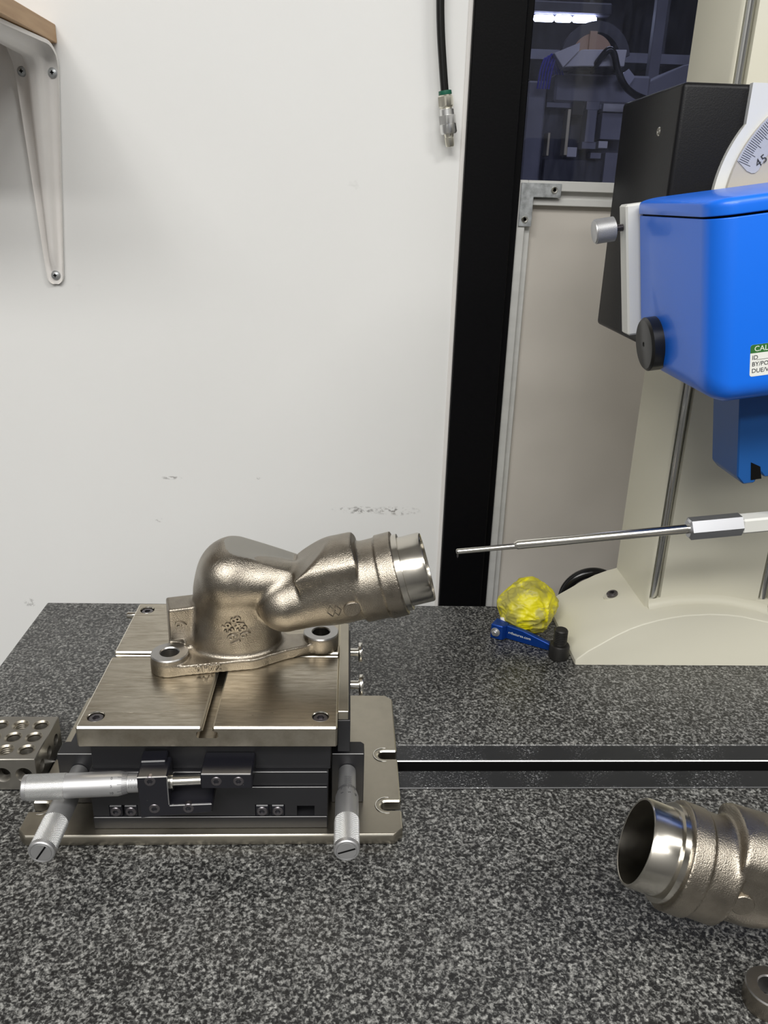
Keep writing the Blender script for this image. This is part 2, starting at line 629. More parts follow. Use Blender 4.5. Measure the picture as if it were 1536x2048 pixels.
def struct(name, mb, m, parent=None, **k):
    return obj(name, mb, m, parent, kind=None if parent else 'structure', **k)

def screw_mb(o, ax, r, h=None, recess=.5):
    h = h or r
    return MB().lathe([(-.55*r, 0), (-.55*r, .5*r), (0, .52*r), (0, .86*r), (-.12*r, r), (-h, r), (-h, 0)], o, ax, 24, hexes=(1, 2))

def arc(cx, cy, r, a0, a1, n):
    return [(cx+r*math.cos(R(a0+(a1-a0)*i/n)), cy+r*math.sin(R(a0+(a1-a0)*i/n))) for i in range(n+1)]

XY = lambda z: (lambda a, b: (a, b, z))
XZ = lambda y: (lambda a, b: (a, y, b))
YZ = lambda x: (lambda a, b: (x, a, b))

# ------------------------------------------------------------------ the setting
FZ, CZ = -.85, 1.75
struct('floor', MB().box(-1.6, 1.9, -2.3, 4.2, FZ-.05, FZ), 'floor')
struct('ceiling', MB().box(-1.6, 1.9, -2.3, 4.2, CZ, CZ+.05), 'ceil')
struct('wall_back', MB().box(-1.6, .1045, .85, .90, FZ, CZ), 'wall')
struct('trim_1', MB().box(.1045, .1088, .848, .90, FZ, CZ, .0008), 'white')
struct('trim_2', MB().box(.109, .1575, .842, .91, FZ, CZ, .001).box(.1575, .1655, .853, .91, FZ, CZ, .001), 'post')
struct('wall_left', MB().box(-1.65, -1.6, -2.3, 4.2, FZ, CZ), 'room_wall')
struct('wall_right', MB().box(1.9, 1.95, -2.3, 4.2, FZ, CZ), 'room_wall')
struct('wall_front', MB().box(-1.6, 1.9, -2.35, -2.3, FZ, CZ), 'room_wall')
struct('wall_far', MB().box(-1.6, 1.9, 4.2, 4.25, FZ, CZ), 'far_wall')

win = struct('window_1', MB().box(.166, .1745, .858, .886, FZ, .403, .0006).box(.1745, .1812, .864, .886, FZ, .396, .0006)
             .box(.1745, .95, .858, .886, .3935, .403, .0006).box(.1812, .95, .866, .886, .3865, .3935)
             .box(.1812, .95, .862, .886, .3800, .3865, .0006)
             .box(.95, 1.9, .858, .886, FZ, CZ), 'alu')
struct('glass_pane', MB().box(.1655, .95, .872, .876, .403, CZ), 'glass', win)
struct('lower_panel', MB().box(.1812, .95, .870, .880, FZ, .3800), 'panel', win)
corner = MB().prism([(.1675, .4005), (.2075, .4005), (.2075, .3875), (.1805, .3875), (.1805, .3600), (.1675, .3600)], XZ(.8562), (0, .0025, 0), .0003)
cb = struct('corner_bracket', corner, 'zinc', win)
for x, z in ((.2005, .3945), (.1735, .3665)):
    struct('screw', MB().lathe([(0, 0), (0, .0012), (.0012, .0016), (.0014, .0028), (0, .0036)], (x, .8562, z), (0, -1, 0), 16), 'bright', cb)

# ------------------------------------------------------------------ granite surface plate
tbl = thing('surface_plate', 'speckled dark granite surface plate with a black slotted rail across it', 'table', (.25, .42, FZ))
g = MB()
prof = [(.10, -.12), (.10, -.002), (.102, 0), (.4582, 0), (.4582, -.016), (.5058, -.016), (.5058, 0), (.7315, 0), (.7335, -.002), (.7335, -.12)]
def plate_left(y, z):
    return (-.2955, y, z)
g.prism(prof, YZ(-.294), (1.25, 0, 0), .0012)
obj('granite_slab', g, 'granite', tbl)
r1 = MB().box(-.294, .956, .4582, .4766, -.014, .0001, .0006)
r2 = MB().box(-.294, .956, .4874, .5058, -.014, .0001, .0006)
for r in (r1, r2):
    ro = obj('slot_rail', r, ['rail_black', 'edge', 'dark'], tbl, label='scratched black rail strip with bright worn edges')
    for p in ro.data.polygons:
        if abs(p.normal.y) > .3 and p.normal.z > .3 and (p.center.y < 0) == (r is r2):
            p.material_index = 1
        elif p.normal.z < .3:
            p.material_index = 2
st = MB()
for x in (-.2, .86):
    for y in (.17, .66):
        st.box(x-.03, x+.03, y-.03, y+.03, FZ, -.12)
st.box(-.23, .89, .14, .69, -.16, -.12)
obj('stand', st, 'stand', tbl)

# ------------------------------------------------------------------ positioning stage with three micrometers
stg = thing('positioning_stage', 'steel and black precision positioning stage with three micrometer heads on the granite', 'positioning stage', (-.08, .48, 0))
BX0, BX1, BY0, BY1, BZ = -.2012, .0385, .405, .5595, .0083
ch = .0055
basep = MB().prism([(BX0+ch, BY0), (BX1-ch, BY0), (BX1, BY0+ch), (BX1, BY1-ch), (BX1-ch, BY1), (BX0+ch, BY1), (BX0, BY1-ch), (BX0, BY0+ch)], XY(.0002), (0, 0, BZ-.0002))
cb = MB()
for y in (.4315, .4838):
    for sx, xe, xi in ((1, BX1+.003, .0292), (-1, BX0-.003, -.1935)):
        pts = [(xe, y-.0042)] + ([(xi, y-.0042)] if 0 else []) + [(xi+.0042*math.cos(R(a))*sx*-1, y+.0042*math.sin(R(a))) for a in range(-90, 91, 18)] + [(xe, y+.0042)]
        cb.prism(pts, XY(-.001), (0, 0, .02))
basep = cut(basep, cb, .0009)
glint_edges(obj('base_plate', basep, ['base_steel', 'edge_glint'], stg), 1)
for y in (.4315, .4838):
    for sx, xi in ((1, .0292), (-1, -.1935)):
        ring = MB()
        pts = [(xi-sx*.0075*math.cos(R(a)), y+.0075*math.sin(R(a)), BZ+.0001) for a in range(-100, 101, 10)]
        ring.tube(pts, .0005, 6)
        obj('spotface_ring', ring, 'bright', stg)

# slides
SX0, SX1 = -.1546, -.0093
obj('lower_slide', MB().box(SX0, SX1, .4112, .53, BZ, .0172, .0004), ['black'], stg)
mid = cut(MB().box(SX0, SX1, .4118, .53, .0174, .0395, .0004), MB()
          .box(-.1445, -.1268, .405, .4150, .0165, .0262).box(-.0545, -.0360, .405, .4150, .0165, .0262).box(-.0285, -.0175, .405, .425, .0172, .0252))
obj('middle_slide', mid, 'black', stg)
obj('rotary_slide', MB().box(SX0, SX1+.0002, .4130, .53, .0397, .0500, .0004), 'black', stg)
obj('upper_slide', MB().box(-.1527, -.0078, .4155, .545, .0502, .0712, .0004), 'black', stg)
for x in (-.1404, -.1312, -.0502, -.0404):
    kb = obj('clamp_nut', MB().box(x-.0041, x+.0041, .4116, .4149, .0175, .0257, .0006), 'bracket', stg)
    obj('clamp_screw', screw_mb((x, .4108, .0214), (0, -1, 0), .0034, .003), 'screw', kb)
# bright worn arrises on the slides
for z, y, x1 in ((.0172, .4112, SX1), (.0395, .4118, SX1), (.0500, .4130, SX1)):
    obj('worn_edge', MB().tube([(SX0+.001, y+.0002, z-.0001), (x1-.0008, y+.0002, z-.0001)], .00022, 6), 'edge', stg)

# top plate: T slots and counterbored screws
PX0, PX1, PY0, PY1, PZ0, PZ1 = -.1578, -.0037, .4088, .5665, .0712, .0856
tp = MB().box(PX0, PX1, PY0, PY1, PZ0, PZ1)
sl = MB()
sl.box(-.0842, -.0778, PY0-.01, PY1+.01, PZ1-.0034, PZ1+.01)
sl.box(PX0-.01, PX1+.01, .4885, .4945, PZ1-.0034, PZ1+.01)
tp = cut(tp, sl, .0010)
sl = MB()
sl.prism([(-.0862, PZ1-.0076), (-.0758, PZ1-.0076), (-.0746, PZ1-.0066), (-.0746, PZ1-.0040), (-.0754, PZ1-.0030), (-.0866, PZ1-.0030), (-.0874, PZ1-.0040), (-.0874, PZ1-.0066)], XZ(PY0-.01), (0, .2, 0))
sl.box(PX0-.01, PX1+.01, .4860, .4970, PZ1-.0076, PZ1-.0030)
SCR = [(-.1487, .4196), (-.0141, .4200), (-.1494, .5557), (-.0150, .5557)]
for x, y in SCR:
    sl.lathe([(0, 0), (0, .0052), (.02, .0052), (.02, 0)], (x, y, PZ1-.006), seg=28)
tp = cut(tp, sl)
glint_edges(obj('top_plate', tp, ['plate', 'edge_glint'], stg), 1)
for x, y in SCR:
    obj('cap_screw', screw_mb((x, y, PZ1-.0008), (0, 0, 1), .0046, .005), 'screw', stg)
    obj('counterbore_rim', MB().lathe([(-.0006, .0050), (.00012, .0053), (-.0004, .0056)], (x, y, PZ1), seg=28), 'bright', stg)

# right side: fence strip, side block, thumb screws; left stud
fe = MB().box(-.0035, .0029, .4255, .5065, .0794, .0855, .0003).box(-.0035, .0029, .5067, .538, .0790, .0850, .0003)
glint_edges(obj('fence_strip', fe, ['base_steel', 'edge_glint'], stg), 1)
obj('side_block', MB().box(-.0036, .0042, .4250, .538, .0560, .0792, .0003), 'black', stg)
obj('side_slide', MB().box(-.0078, .0030, .4480, .53, BZ, .0558, .0003), 'black', stg)
for y in (.5162, .4737):
    obj('thumb_screw', MB().lathe([(0, 0), (0, .0028), (.0066, .0028), (.0066, .0036), (.0070, .0036), (.0070, .0066), (.0076, .0070), (.0094, .0070), (.0100, .0066), (.0100, 0)],
        (.0030, y, .0735), (1, 0, 0), 28), 'bright', stg)
obj('stud', MB().lathe([(0, 0), (0, .0026), (.008, .0026), (.009, .002), (.009, 0)], (-.1575, .5605, .0785), (-1, 0, 0), 16), 'bright', stg)

def knurl_mb(o, ax, L, r, n=46, rows=26, amp=.00042, k=4):
    """diamond knurling: two crossing sets of helical grooves"""
    q = Vector(ax).to_track_quat('Z', 'Y')
    qm = np.array(q.to_matrix())
    m, nr = n*k, rows*k
    tri = lambda u: np.abs(((u) % 1)-.5)*2
    I, J = np.meshgrid(np.arange(m), np.arange(nr+1))
    u, w_ = I/k, J/k
    hgt = np.minimum(tri((u+w_)/1.0), tri((u-w_)/1.0))
    t = J/nr
    rr = r-amp+amp*hgt
    rr = np.where((t < .02) | (t > .985), r-.0010, rr)
    a = 2*PI*I/m
    P = np.stack([rr*np.cos(a), rr*np.sin(a), t*L], -1).reshape(-1, 3) @ qm.T+np.array(o)
    f = []
    for j in range(nr):
        for i in range(m):
            i2 = (i+1) % m
            f.append((j*m+i, j*m+i2, (j+1)*m+i2, (j+1)*m+i))
    v = [tuple(p) for p in P]
    v += [tuple(Vector(o)), tuple(Vector(o)+q @ Vector((0, 0, L)))]
    for i in range(m):
        i2 = (i+1) % m
        f.append((len(v)-2, i2, i))
        f.append((len(v)-1, nr*m+i, nr*m+i2))
    return MB().add(v, f)

def micrometer(o, ax, up, knurl, smooth, sleeve, spindle, slot_deg, digits, sp_r=.0031):
    """o: centre of the end cap, ax: towards the spindle, up: where the scale faces"""
    o, ax = Vector(o), Vector(ax).normalized()
    up = Vector(up)
    up = (up-ax*up.dot(ax)).normalized()
    side = up.cross(ax)
    p1, p2 = knurl, knurl+smooth
    p3 = p2+.0055
    p4 = p3+sleeve
    base = obj('micrometer', MB().lathe([(p2, 0), (p2, .0056), (p4, .0056), (p4, 0)], o, ax, 40), 'satin', stg, label='satin chrome micrometer head')
    obj('thimble', MB().lathe([(p1-.001, 0), (p1-.001, .0072), (p2, .0072), (p3, .0060), (p3, .0056)], o, ax, 48), 'satin', base)
    obj('knurled_grip', knurl_mb(o+ax*.0008, ax, p1-.0008, .0076), 'knurl', base, smooth=12)
    cap = MB().lathe([(.0020, 0), (.0020, .0076), (-.0002, .0074), (-.0008, .0068), (-.0008, .0062), (-.0003, .0060), (-.0003, .0058), (-.0008, .0056), (-.0008, 0)], o, ax, 40)
    d = math.cos(R(slot_deg))*side+math.sin(R(slot_deg))*up
    obj('end_cap', cap, 'satin', base)
    q = Matrix((d, ax, d.cross(ax))).transposed().to_4x4()
    q.translation = o-ax*.00075
    obj('coin_slot', MB().box(-.0052, .0052, -.0002, .0001, -.0005, .0005, M=q), 'dark', base)
    obj('spindle', MB().lathe([(p4-.001, 0), (p4-.001, sp_r), (p4+spindle-.0004, sp_r), (p4+spindle, sp_r*.85), (p4+spindle, 0)], o, ax, 28), 'bright', base)
    mk = MB()
    def tick(s0, s1, r0, r1, ang, wd=.00011):
        d = math.cos(ang)*up+math.sin(ang)*side
        t = ax.cross(d)
        A, B = o+ax*s0+d*(r0+.00006), o+ax*s1+d*(r1+.00006)
        mk.add([A-t*wd, A+t*wd, B+t*wd, B-t*wd, A-t*wd-d*.0002, A+t*wd-d*.0002, B+t*wd-d*.0002, B-t*wd-d*.0002],
               [(0, 1, 2, 3), (0, 4, 5, 1), (1, 5, 6, 2), (2, 6, 7, 3), (3, 7, 4, 0), (7, 6, 5, 4)])
    rt = lambda s: .0072-.0012*max(0, (s-p2))/.0055
    for k in range(50):
        L = .0052 if k % 5 == 0 else .0030
        tick(max(p3-L, p2-.0005), p3, rt(max(p3-L, p2-.0005)), .0060, 2*PI*k/50)
    for k in range(9):
        s = p3+.0012+k*.00085
        if s > p4-.001:
            break
        n = 10
        for j in range(n):
            a0, a1 = R(-26+52*j/n)*(.7 if k % 2 else 1), R(-26+52*(j+1)/n)*(.7 if k % 2 else 1)
            P = [o+ax*(s+e)+(.00565)*(math.cos(a)*up+math.sin(a)*side) for a in (a0, a1) for e in (-.0001, .0001)]
            mk.add(P, [(0, 1, 3, 2)])
    obj('graduation_marks', mk, 'ink', base, kind='stuff')
    tx = MB()
    for k, dg in enumerate(digits):
        a = R(30-36*k)
        d = math.cos(a)*up+math.sin(a)*side
        t = ax.cross(d)
        tx.text(dg, .0024, o+ax*(p2-.003)+d*.00718, ax if False else -t.cross(d), -t, ext=.0001)
    obj('scale_numerals', tx, 'ink', base)
    return base

# front micrometer (yawed slightly) with its bracket and stop
yaw = R(3.8)
axf = Vector((math.cos(yaw), math.sin(yaw), 0))
of = Vector((-.1865, .3970, .0518))
micrometer(of, axf, (0, -.85, .55), .0236, .0300, .0110, .0360, 60, ['0', '5', '10'])
MF = Matrix.Translation((-.1110, .3925, 0)) @ Matrix.Rotation(yaw*.8, 4, 'Z')
brf = MB().prism([(-.0088, .0332), (.0335, .0355), (.0335, .0420), (.0086, .0420), (.0086, .0630), (-.0088, .0630)], XZ(0), (0, .0185, 0), .0007)
b2 = MB()
b2.add(brf.v, brf.f, 0, MF)
b2.box(-.0088, .0062, .012, .0225, .055, .0648, .0007, M=MF)
bo = obj('micrometer_bracket', b2, 'bracket', stg, label='gloss black bracket with worn bright edges')
for x, z in ((-.0014, .0598), (-.0002, .0399), (.0195, .0392)):
    p = MF @ Vector((x, -.0003, z))
    obj('cap_screw', screw_mb(p, MF.to_3x3() @ Vector((0, -1, 0)), .0034, .003), 'screw', bo)
for a, b_ in (((-.0086, .0626), (.0084, .0626)), ((.0088, .0416), (.0332, .0416)), ((.0084, .0425), (.0084, .0625))):
    obj('worn_edge', MB().tube([MF @ Vector((a[0], .0002, a[1])), MF @ Vector((b_[0], .0002, b_[1]))], .00034, 6), 'edge', bo)
obj('lock_ring', MB().lathe([(0, .003), (0, .0052), (.0016, .0052), (.0016, .003)], of+axf*.0838, axf, 28), 'bright', bo)
so = obj('stop_block', MB().box(-.0838, -.0535, .3950, .4155, .0522, .0630, .0007), 'bracket', stg)
for x in (-.0745, -.0615):
    obj('cap_screw', screw_mb((x, .3947, .0576), (0, -1, 0), .0033, .003), 'screw', so)
obj('worn_edge', MB().tube([(-.083, .3952, .0628), (-.0545, .3952, .0628)], .0002, 6), 'edge', so)

# right and left micrometers, running towards the front edge
def side_mic(x, bx0, bx1, slot, mirror):
    o = Vector((x, .3655, .0335))
    micrometer(o, (0, 1, 0), (.1, 0, 1), .0235, .0200, .0195, .0240, 180-slot, ['0', '5', '45'], .0016)
    b = MB().prism([(bx0, .4345), (bx1, .4345), (bx1, .4455), (bx1-.002, .4475), (bx0, .4475)] if not mirror else
                   [(bx0, .4345), (bx1, .4345), (bx1, .4475), (bx0+.002, .4475), (bx0, .4455)], XY(BZ), (0, 0, .0387), .0005)
    k = obj('micrometer_bracket', b, 'black', stg)
    obj('worn_edge', MB().tube([(bx0+.0006, .4346, .0469), (bx1-.0006, .4346, .0469)], .00022, 6), 'edge', k)
    return k
side_mic(.0027, -.0075, .0136, 25, False)
kl = side_mic(-.1683, -.1812, -.1566, 62, True)
obj('back_stop', MB().box(-.1812, -.1575, .4500, .475, BZ, .0380, .0006), 'bracket', stg)
obj('side_slide', MB().box(-.1572, -.1546, .4480, .53, BZ, .0558, .0003), 'black', stg)
obj('side_block', MB().box(-.1640, -.1590, .4300, .545, .0560, .0700, .0003), 'black', stg)

# ------------------------------------------------------------------ drilled steel block on the left
blk = thing('setup_block', 'drilled and tapped steel setup block left of the positioning stage', 'setup block', (-.255, .48, 0))
QX1, QX0, QY0, QY1, QZ = -.2056, -.292, .4570, .5055, .0254
hs = []
HX = [-.2146-.0141*i for i in range(6)]
for j, y in enumerate((.4950, .4812, .4672)):
    for i, x in enumerate(HX):
        hs.append((x, y, (i+j) % 2 == (1 if j != 1 else 5)))
c = MB()
for x, y, t in hs:
    c.lathe([(0, 0), (0, .0044), (.0232, .0044), (.0262, .0060), (.0262, 0)], (x, y, -.0005), seg=24)
for x in HX[::1]:
    c.lathe([(0, 0), (0, .0044), (.0475, .0044), (.0500, .0060), (.0520, .0060), (.0520, 0)], (x+.0005, QY1+.001, .0127), (0, -1, 0), 24)
for y in (.4672, .4812, .4950):
    c.lathe([(0, 0), (0, .0044), (.015, .0044), (.015, 0)], (QX1-.0140, y, .0127), (1, 0, 0), 24)
bb = cut(MB().box(QX0, QX1, QY0, QY1, .0002, QZ, .0005), c)
bo = obj('block_body', bb, 'block', blk, smooth=40)
rims = MB()
for x, y, t in hs:
    if x < -.262:
        continue
    obj('hole_chamfer', MB().lathe([(-.0021, .0043), (-.0010, .0044), (.0001, .0056), (.0001, .0059), (-.0012, .0052)], (x, y, QZ), seg=28), 'hole', blk)
    if t:
        h = MB()
        for k in range(6):
            h.lathe([(-.0018-.0016*k, .0046), (-.0024-.0016*k, .0038), (-.0031-.0016*k, .0046)], (x, y, QZ), seg=24)
        obj('thread', h, 'hole', blk)

# ------------------------------------------------------------------ cast outlets (distance field -> surface)
def surface_nets(D, org, h):
    nx, ny, nz = D.shape
    s = D < 0
    acc = np.zeros((nx-1, ny-1, nz-1, 3), np.float32)
    cnt = np.zeros((nx-1, ny-1, nz-1), np.int16)
    for ax in range(3):
        sl0 = [slice(None)]*3
        sl1 = [slice(None)]*3
        sl0[ax] = slice(0, -1)
        sl1[ax] = slice(1, None)
        d0, d1 = D[tuple(sl0)], D[tuple(sl1)]
        cr = (d0 < 0) != (d1 < 0)
        I = np.argwhere(cr)
        t = d0[cr]/(d0[cr]-d1[cr])
        P = I.astype(np.float32)
        P[:, ax] += t
        o1, o2 = [a for a in range(3) if a != ax]
        for e1 in (0, 1):
            for e2 in (0, 1):
                J = I.copy()
                J[:, o1] -= e1
                J[:, o2] -= e2
                ok = ((J >= 0) & (J < np.array(cnt.shape))).all(1)
                Jk = tuple(J[ok].T)
                np.add.at(acc, Jk, P[ok])
                np.add.at(cnt, Jk, 1)
    act = cnt > 0
    idx = -np.ones(cnt.shape, np.int64)
    idx[act] = np.arange(act.sum())
    V = acc[act]/cnt[act][:, None]*h+np.array(org)
    F = []
    for ax in range(3):
        o1, o2 = [(1, 2), (2, 0), (0, 1)][ax]
        sl0 = [slice(None)]*3
        sl1 = [slice(None)]*3
        sl0[ax] = slice(0, -1)
        sl1[ax] = slice(1, None)
        cr = s[tuple(sl0)] != s[tuple(sl1)]
        I = np.argwhere(cr)
        inside = s[tuple(sl0)][cr]
        ok = (I[:, o1] > 0) & (I[:, o2] > 0) & (I[:, o1] < D.shape[o1]-1) & (I[:, o2] < D.shape[o2]-1)
        I, inside = I[ok], inside[ok]
        def g(a, b):
            J = I.copy()
            J[:, o1] -= a
            J[:, o2] -= b
            return idx[tuple(J.T)]
        q = np.stack([g(1, 1), g(0, 1), g(0, 0), g(1, 0)], 1)
        q[~inside] = q[~inside][:, ::-1]
        F.append(q)
    return V, np.concatenate(F)

AXD = Vector((.9585, -.03, .283)).normalized()
PEND = Vector((120, 0, 69.4))

def casting_field(fl_deg, lug_d, h=.8):
    lo, hi = (-80, -46, -3), (126, 46, 98)
    ax = [np.arange(l, u, h, dtype=np.float32) for l, u in zip(lo, hi)]
    X, Y, Z = np.meshgrid(*ax, indexing='ij')
    def cap(a, b, r1, r2):
        a, b = np.array(a, np.float32), np.array(b, np.float32)
        d = b-a
        t = np.clip(((X-a[0])*d[0]+(Y-a[1])*d[1]+(Z-a[2])*d[2])/(d@d), 0, 1)
        return np.sqrt((X-a[0]-t*d[0])**2+(Y-a[1]-t*d[1])**2+(Z-a[2]-t*d[2])**2)-(r1+(r2-r1)*t)
    def cyl(a, b, r):
        a, b = np.array(a, np.float32), np.array(b, np.float32)
        d = b-a
        L = np.sqrt(d@d)
        d = d/L
        t = (X-a[0])*d[0]+(Y-a[1])*d[1]+(Z-a[2])*d[2]
        rr = np.sqrt(np.maximum((X-a[0]-t*d[0])**2+(Y-a[1]-t*d[1])**2+(Z-a[2]-t*d[2])**2, 0))
        return np.maximum(rr-r, np.maximum(-t, t-L))
    def smin(a, b, k):
        q = np.clip(.5+.5*(b-a)/k, 0, 1)
        return b+(a-b)*q-k*q*(1-q)
    def smax(a, b, k):
        return -smin(-a, -b, k)
    def box(c, hw, deg, r=1.5):
        a = R(deg)
        x, y, z = X-c[0], Y-c[1], Z-c[2]
        x, y = x*math.cos(a)+y*math.sin(a), -x*math.sin(a)+y*math.cos(a)
        qx, qy, qz = np.abs(x)-hw[0]+r, np.abs(y)-hw[1]+r, np.abs(z)-hw[2]+r
        return np.sqrt(np.maximum(qx, 0)**2+np.maximum(qy, 0)**2+np.maximum(qz, 0)**2)+np.minimum(np.maximum(qx, np.maximum(qy, qz)), 0)-r
    P = lambda s: tuple(PEND-AXD*s)
    # bell over the flange, front lobe, smooth hump of the bend
    Y0 = Y
    Y = (Y0-9)/.80
    d = cap((-9, 0, 4), (-7, 2, 45), 31, 29.5)*.9
    Y = Y0
    d = smin(d, cap((-11, -3, 63), (-9, 2, 46), 18, 20), 6)
    hump = cap((-7, 9, 58), (42, 8, 54), 26, 19)
    d = smin(d, hump, 4)
    d = smax(d, .331*X+.944*Z-73.4, 1.0)
    d = smin(d, cap((-9, -5, 59), (38, 0, 57), 16.5, 13), 4)
    # outlet tube
    t = cap((27, -8, 45), (60, -1, 54.5), 18.5, 24)
    t = smin(t, cap((58, -1, 54), (100, 0, 63), 24, 26.5), 5)
    d = smin(d, t, 3)
    # faceted pad
    poly = [(33, 68), (57, 90.5), (69, 90.5), (73, 80), (73, 58), (43, 49)]
    pad = np.abs(Y+1)-23
    n = len(poly)
    for i in range(n):
        a, b = poly[i], poly[(i+1) % n]
        nx, nz = -(b[1]-a[1]), (b[0]-a[0])
        L = math.hypot(nx, nz)
        pad = smax(pad, ((X-a[0])*nx+(Z-a[1])*nz)/L, 1.2)
    ca, cb_ = (30, -1, 55), (80, -1, 66)
    pad = smax(pad, cap(ca, cb_, 27, 27.5), 2)
    d = smin(d, pad, 3)
    # collar
    past = (X-PEND.x)*AXD.x+(Y-PEND.y)*AXD.y+(Z-PEND.z)*AXD.z
    d = np.maximum(d, past+19.4)
    d = smin(d, cyl(P(46), P(29), 26.8), 3)
    d = smin(d, cyl(P(30), P(19), 28.4), 1.2)
    # flange
    a = R(fl_deg)
    lx, ly = lug_d*math.cos(a), lug_d*math.sin(a)
    def taper2(ax_, ay, bx, by, r1, r2):
        dx, dy = bx-ax_, by-ay
        t_ = np.clip(((X-ax_)*dx+(Y-ay)*dy)/(dx*dx+dy*dy), 0, 1)
        return np.sqrt((X-ax_-t_*dx)**2+(Y-ay-t_*dy)**2)-(r1+(r2-r1)*t_)
    f2 = np.minimum(taper2(0, 0, -lx, -ly, 17, 12), taper2(0, 0, lx, ly, 14.5, 7))
    f2 = smin(f2, np.sqrt(((X+2)/1.15)**2+((Y-10)/1.0)**2)-25, 4)
    fl = smax(f2, np.abs(Z-3.5)-4, 1)
    lug = np.minimum((X-lx)**2+(Y-ly)**2, (X+lx)**2+(Y+ly)**2)
    lugd = smax(np.sqrt(lug)-12.2, np.abs(Z-5.5)-6, 1)
    base = smin(fl, lugd, 2)
    blk_ = box((-44*math.cos(a), -44*math.sin(a)+19, 18), (11.5, 10, 20.5), fl_deg)
    d = smin(d, blk_, 3)
    d = smin(d, base, 4)
    # spot faces, bolt holes, bore, flat bottom
    spot = smax(np.sqrt(lug)-13.2, np.maximum(11.6-Z, Z-15), .6)
    d = np.maximum(d, -spot)
    d = np.maximum(d, -np.maximum(np.sqrt(lug)-6.2, Z-14))
    d = np.maximum(d, -cyl(P(-2), P(52), 21.2))
    d = np.maximum(d, -cap(P(50), (30, 0, 46), 17, 13))
    d = np.maximum(d, -Z)
    return surface_nets(d, lo, h)

def make_casting(th, O, rot, fl_deg, lug_d, marks):
    V, F = casting_field(fl_deg, lug_d)
    M = Matrix.Translation(O) @ Matrix.Rotation(R(rot), 4, 'Z') @ Matrix.Scale(.001, 4)
    A = np.array(M)
    Vw = V @ A[:3, :3].T+A[:3, 3]
    mb = MB()
    mb.v, mb.f = [tuple(p) for p in Vw], [tuple(q) for q in F.tolist()]
    Pq = V[F]
    nq = np.cross(Pq[:, 2]-Pq[:, 0], Pq[:, 3]-Pq[:, 1])
    nq /= np.linalg.norm(nq, axis=1)[:, None]+1e-9
    pl = np.array((.331, 0, .944))
    flat = (np.abs(nq @ pl) > .985) & (np.abs(Pq.mean(1) @ pl-73.4) < .35)
    mb.m = flat.astype(int).tolist()
    obj('cast_body', mb, ['cast', 'ground'], th, smooth=180)
    T = lambda x, y, z: M @ Vector((x, y, z))
    D = lambda x, y, z: (M.to_3x3() @ Vector((x, y, z))).normalized()
    s = .001
    axw, end = D(*AXD), T(*PEND)
    obj('machined_outlet', MB().lathe([(-.050, .0204), (-.0002, .0216), (0, .0218), (0, .0226), (-.0012, .0233), (-.0150, .0233), (-.0152, .0258), (-.0192, .0258), (-.0192, .0279), (-.0200, .0282)], end, axw, 96), 'machined', th, label='bright turned steel pipe end')
    a = R(fl_deg)
    for k in (-1, 1):
        c_ = T(k*lug_d*math.cos(a), k*lug_d*math.sin(a), 0)
        obj('bolt_hole_face', MB().lathe([(.0002, .0060), (.0112, .0060), (.0120, .0066), (.0120, .0118), (.0112, .0123)], c_, (0, 0, 1), 40), 'spotface', th)
    bvh = BVHTree.FromPolygons([Vector(p) for p in mb.v], mb.f)
    for sd in (-1, 1):
        p, n = T(70.5, sd*60, 50.5 if sd < 0 else 58.5), D(0, -sd, 0)
        h, nn, _, _ = bvh.ray_cast(p, n)
        if h:
            obj('round_boss', MB().lathe([(-.003, 0), (-.003, .0060), (.0006, .0058), (.0010, .0053), (.0010, 0)], h, nn, 32), 'cast', th)
    if marks:
        fr = D(0, -1, 0)
        rd = R(-66)
        u, v = D(math.cos(rd), 0, math.sin(rd)), D(-math.sin(rd), 0, math.cos(rd))
        ang = R(fl_deg-2)
        for txt, size, cc, du, dv in (('8436', .0090, T(-6.2, -45, 29.5)+v*.0040, u, v), ('9361', .0090, T(-6.2, -45, 29.5)+u*.0022-v*.0040, u, v),
                                      ('6', .0094, T(-43.5, -36, 27), D(0, 0, -1), D(1, 0, 0)),
                                      ('0H72', .0068, T(-21, -30, 4.3), D(math.cos(ang), math.sin(ang), 0), Vector((0, 0, 1)))):
            t = MB().text(txt, size, cc, du, dv, .0011, bvh, .0002, spacing=1.0 if len(txt) > 1 and txt[1] != 'H' else 1.12, rnd=.00032)
            obj('raised_number', t, 'cast', th)
        k = MB()
        ang = R(14)
        for cx in (57.2, 61.0):
            loop = [(-2.6, 0), (0, 4.2), (2.6, 0), (0, -4.2), (-2.6, 0)]
            pts = []
            for (x0, z0), (x1, z1) in zip(loop, loop[1:]):
                for q in range(5):
                    x, z = x0+(x1-x0)*q/5, z0+(z1-z0)*q/5
                    P_ = T(cx+x*math.cos(ang)-z*math.sin(ang), -50, 49+x*math.sin(ang)+z*math.cos(ang)+(cx-59)*.2)
                    h = bvh.ray_cast(P_, D(0, 1, 0))[0]
                    if h:
                        pts.append(h)
            pts.append(pts[0])
            k.tube(pts, .00042, 6, False)
        obj('diamond_mark', k, 'cast', th)

c1 = thing('cast_outlet', 'cast steel elbow outlet bolted flange down on the steel plate, marked 0H72', 'casting', (-.066, .489, .0857))
c1['label'] = 'cast steel elbow outlet on the positioning stage, flange marked 0H72'
make_casting(c1, (-.066, .489, .0857), 0, 16.3, 51.5, True)
c2 = thing('cast_outlet', 'cast steel elbow outlet lying on the granite at the front right', 'casting', (.2705, .3160, 0))
c2['label'] = 'cast steel elbow outlet lying on the granite, open pipe end facing left'
make_casting(c2, (.2725, .3140, .0001), 171, 30, 57, False)

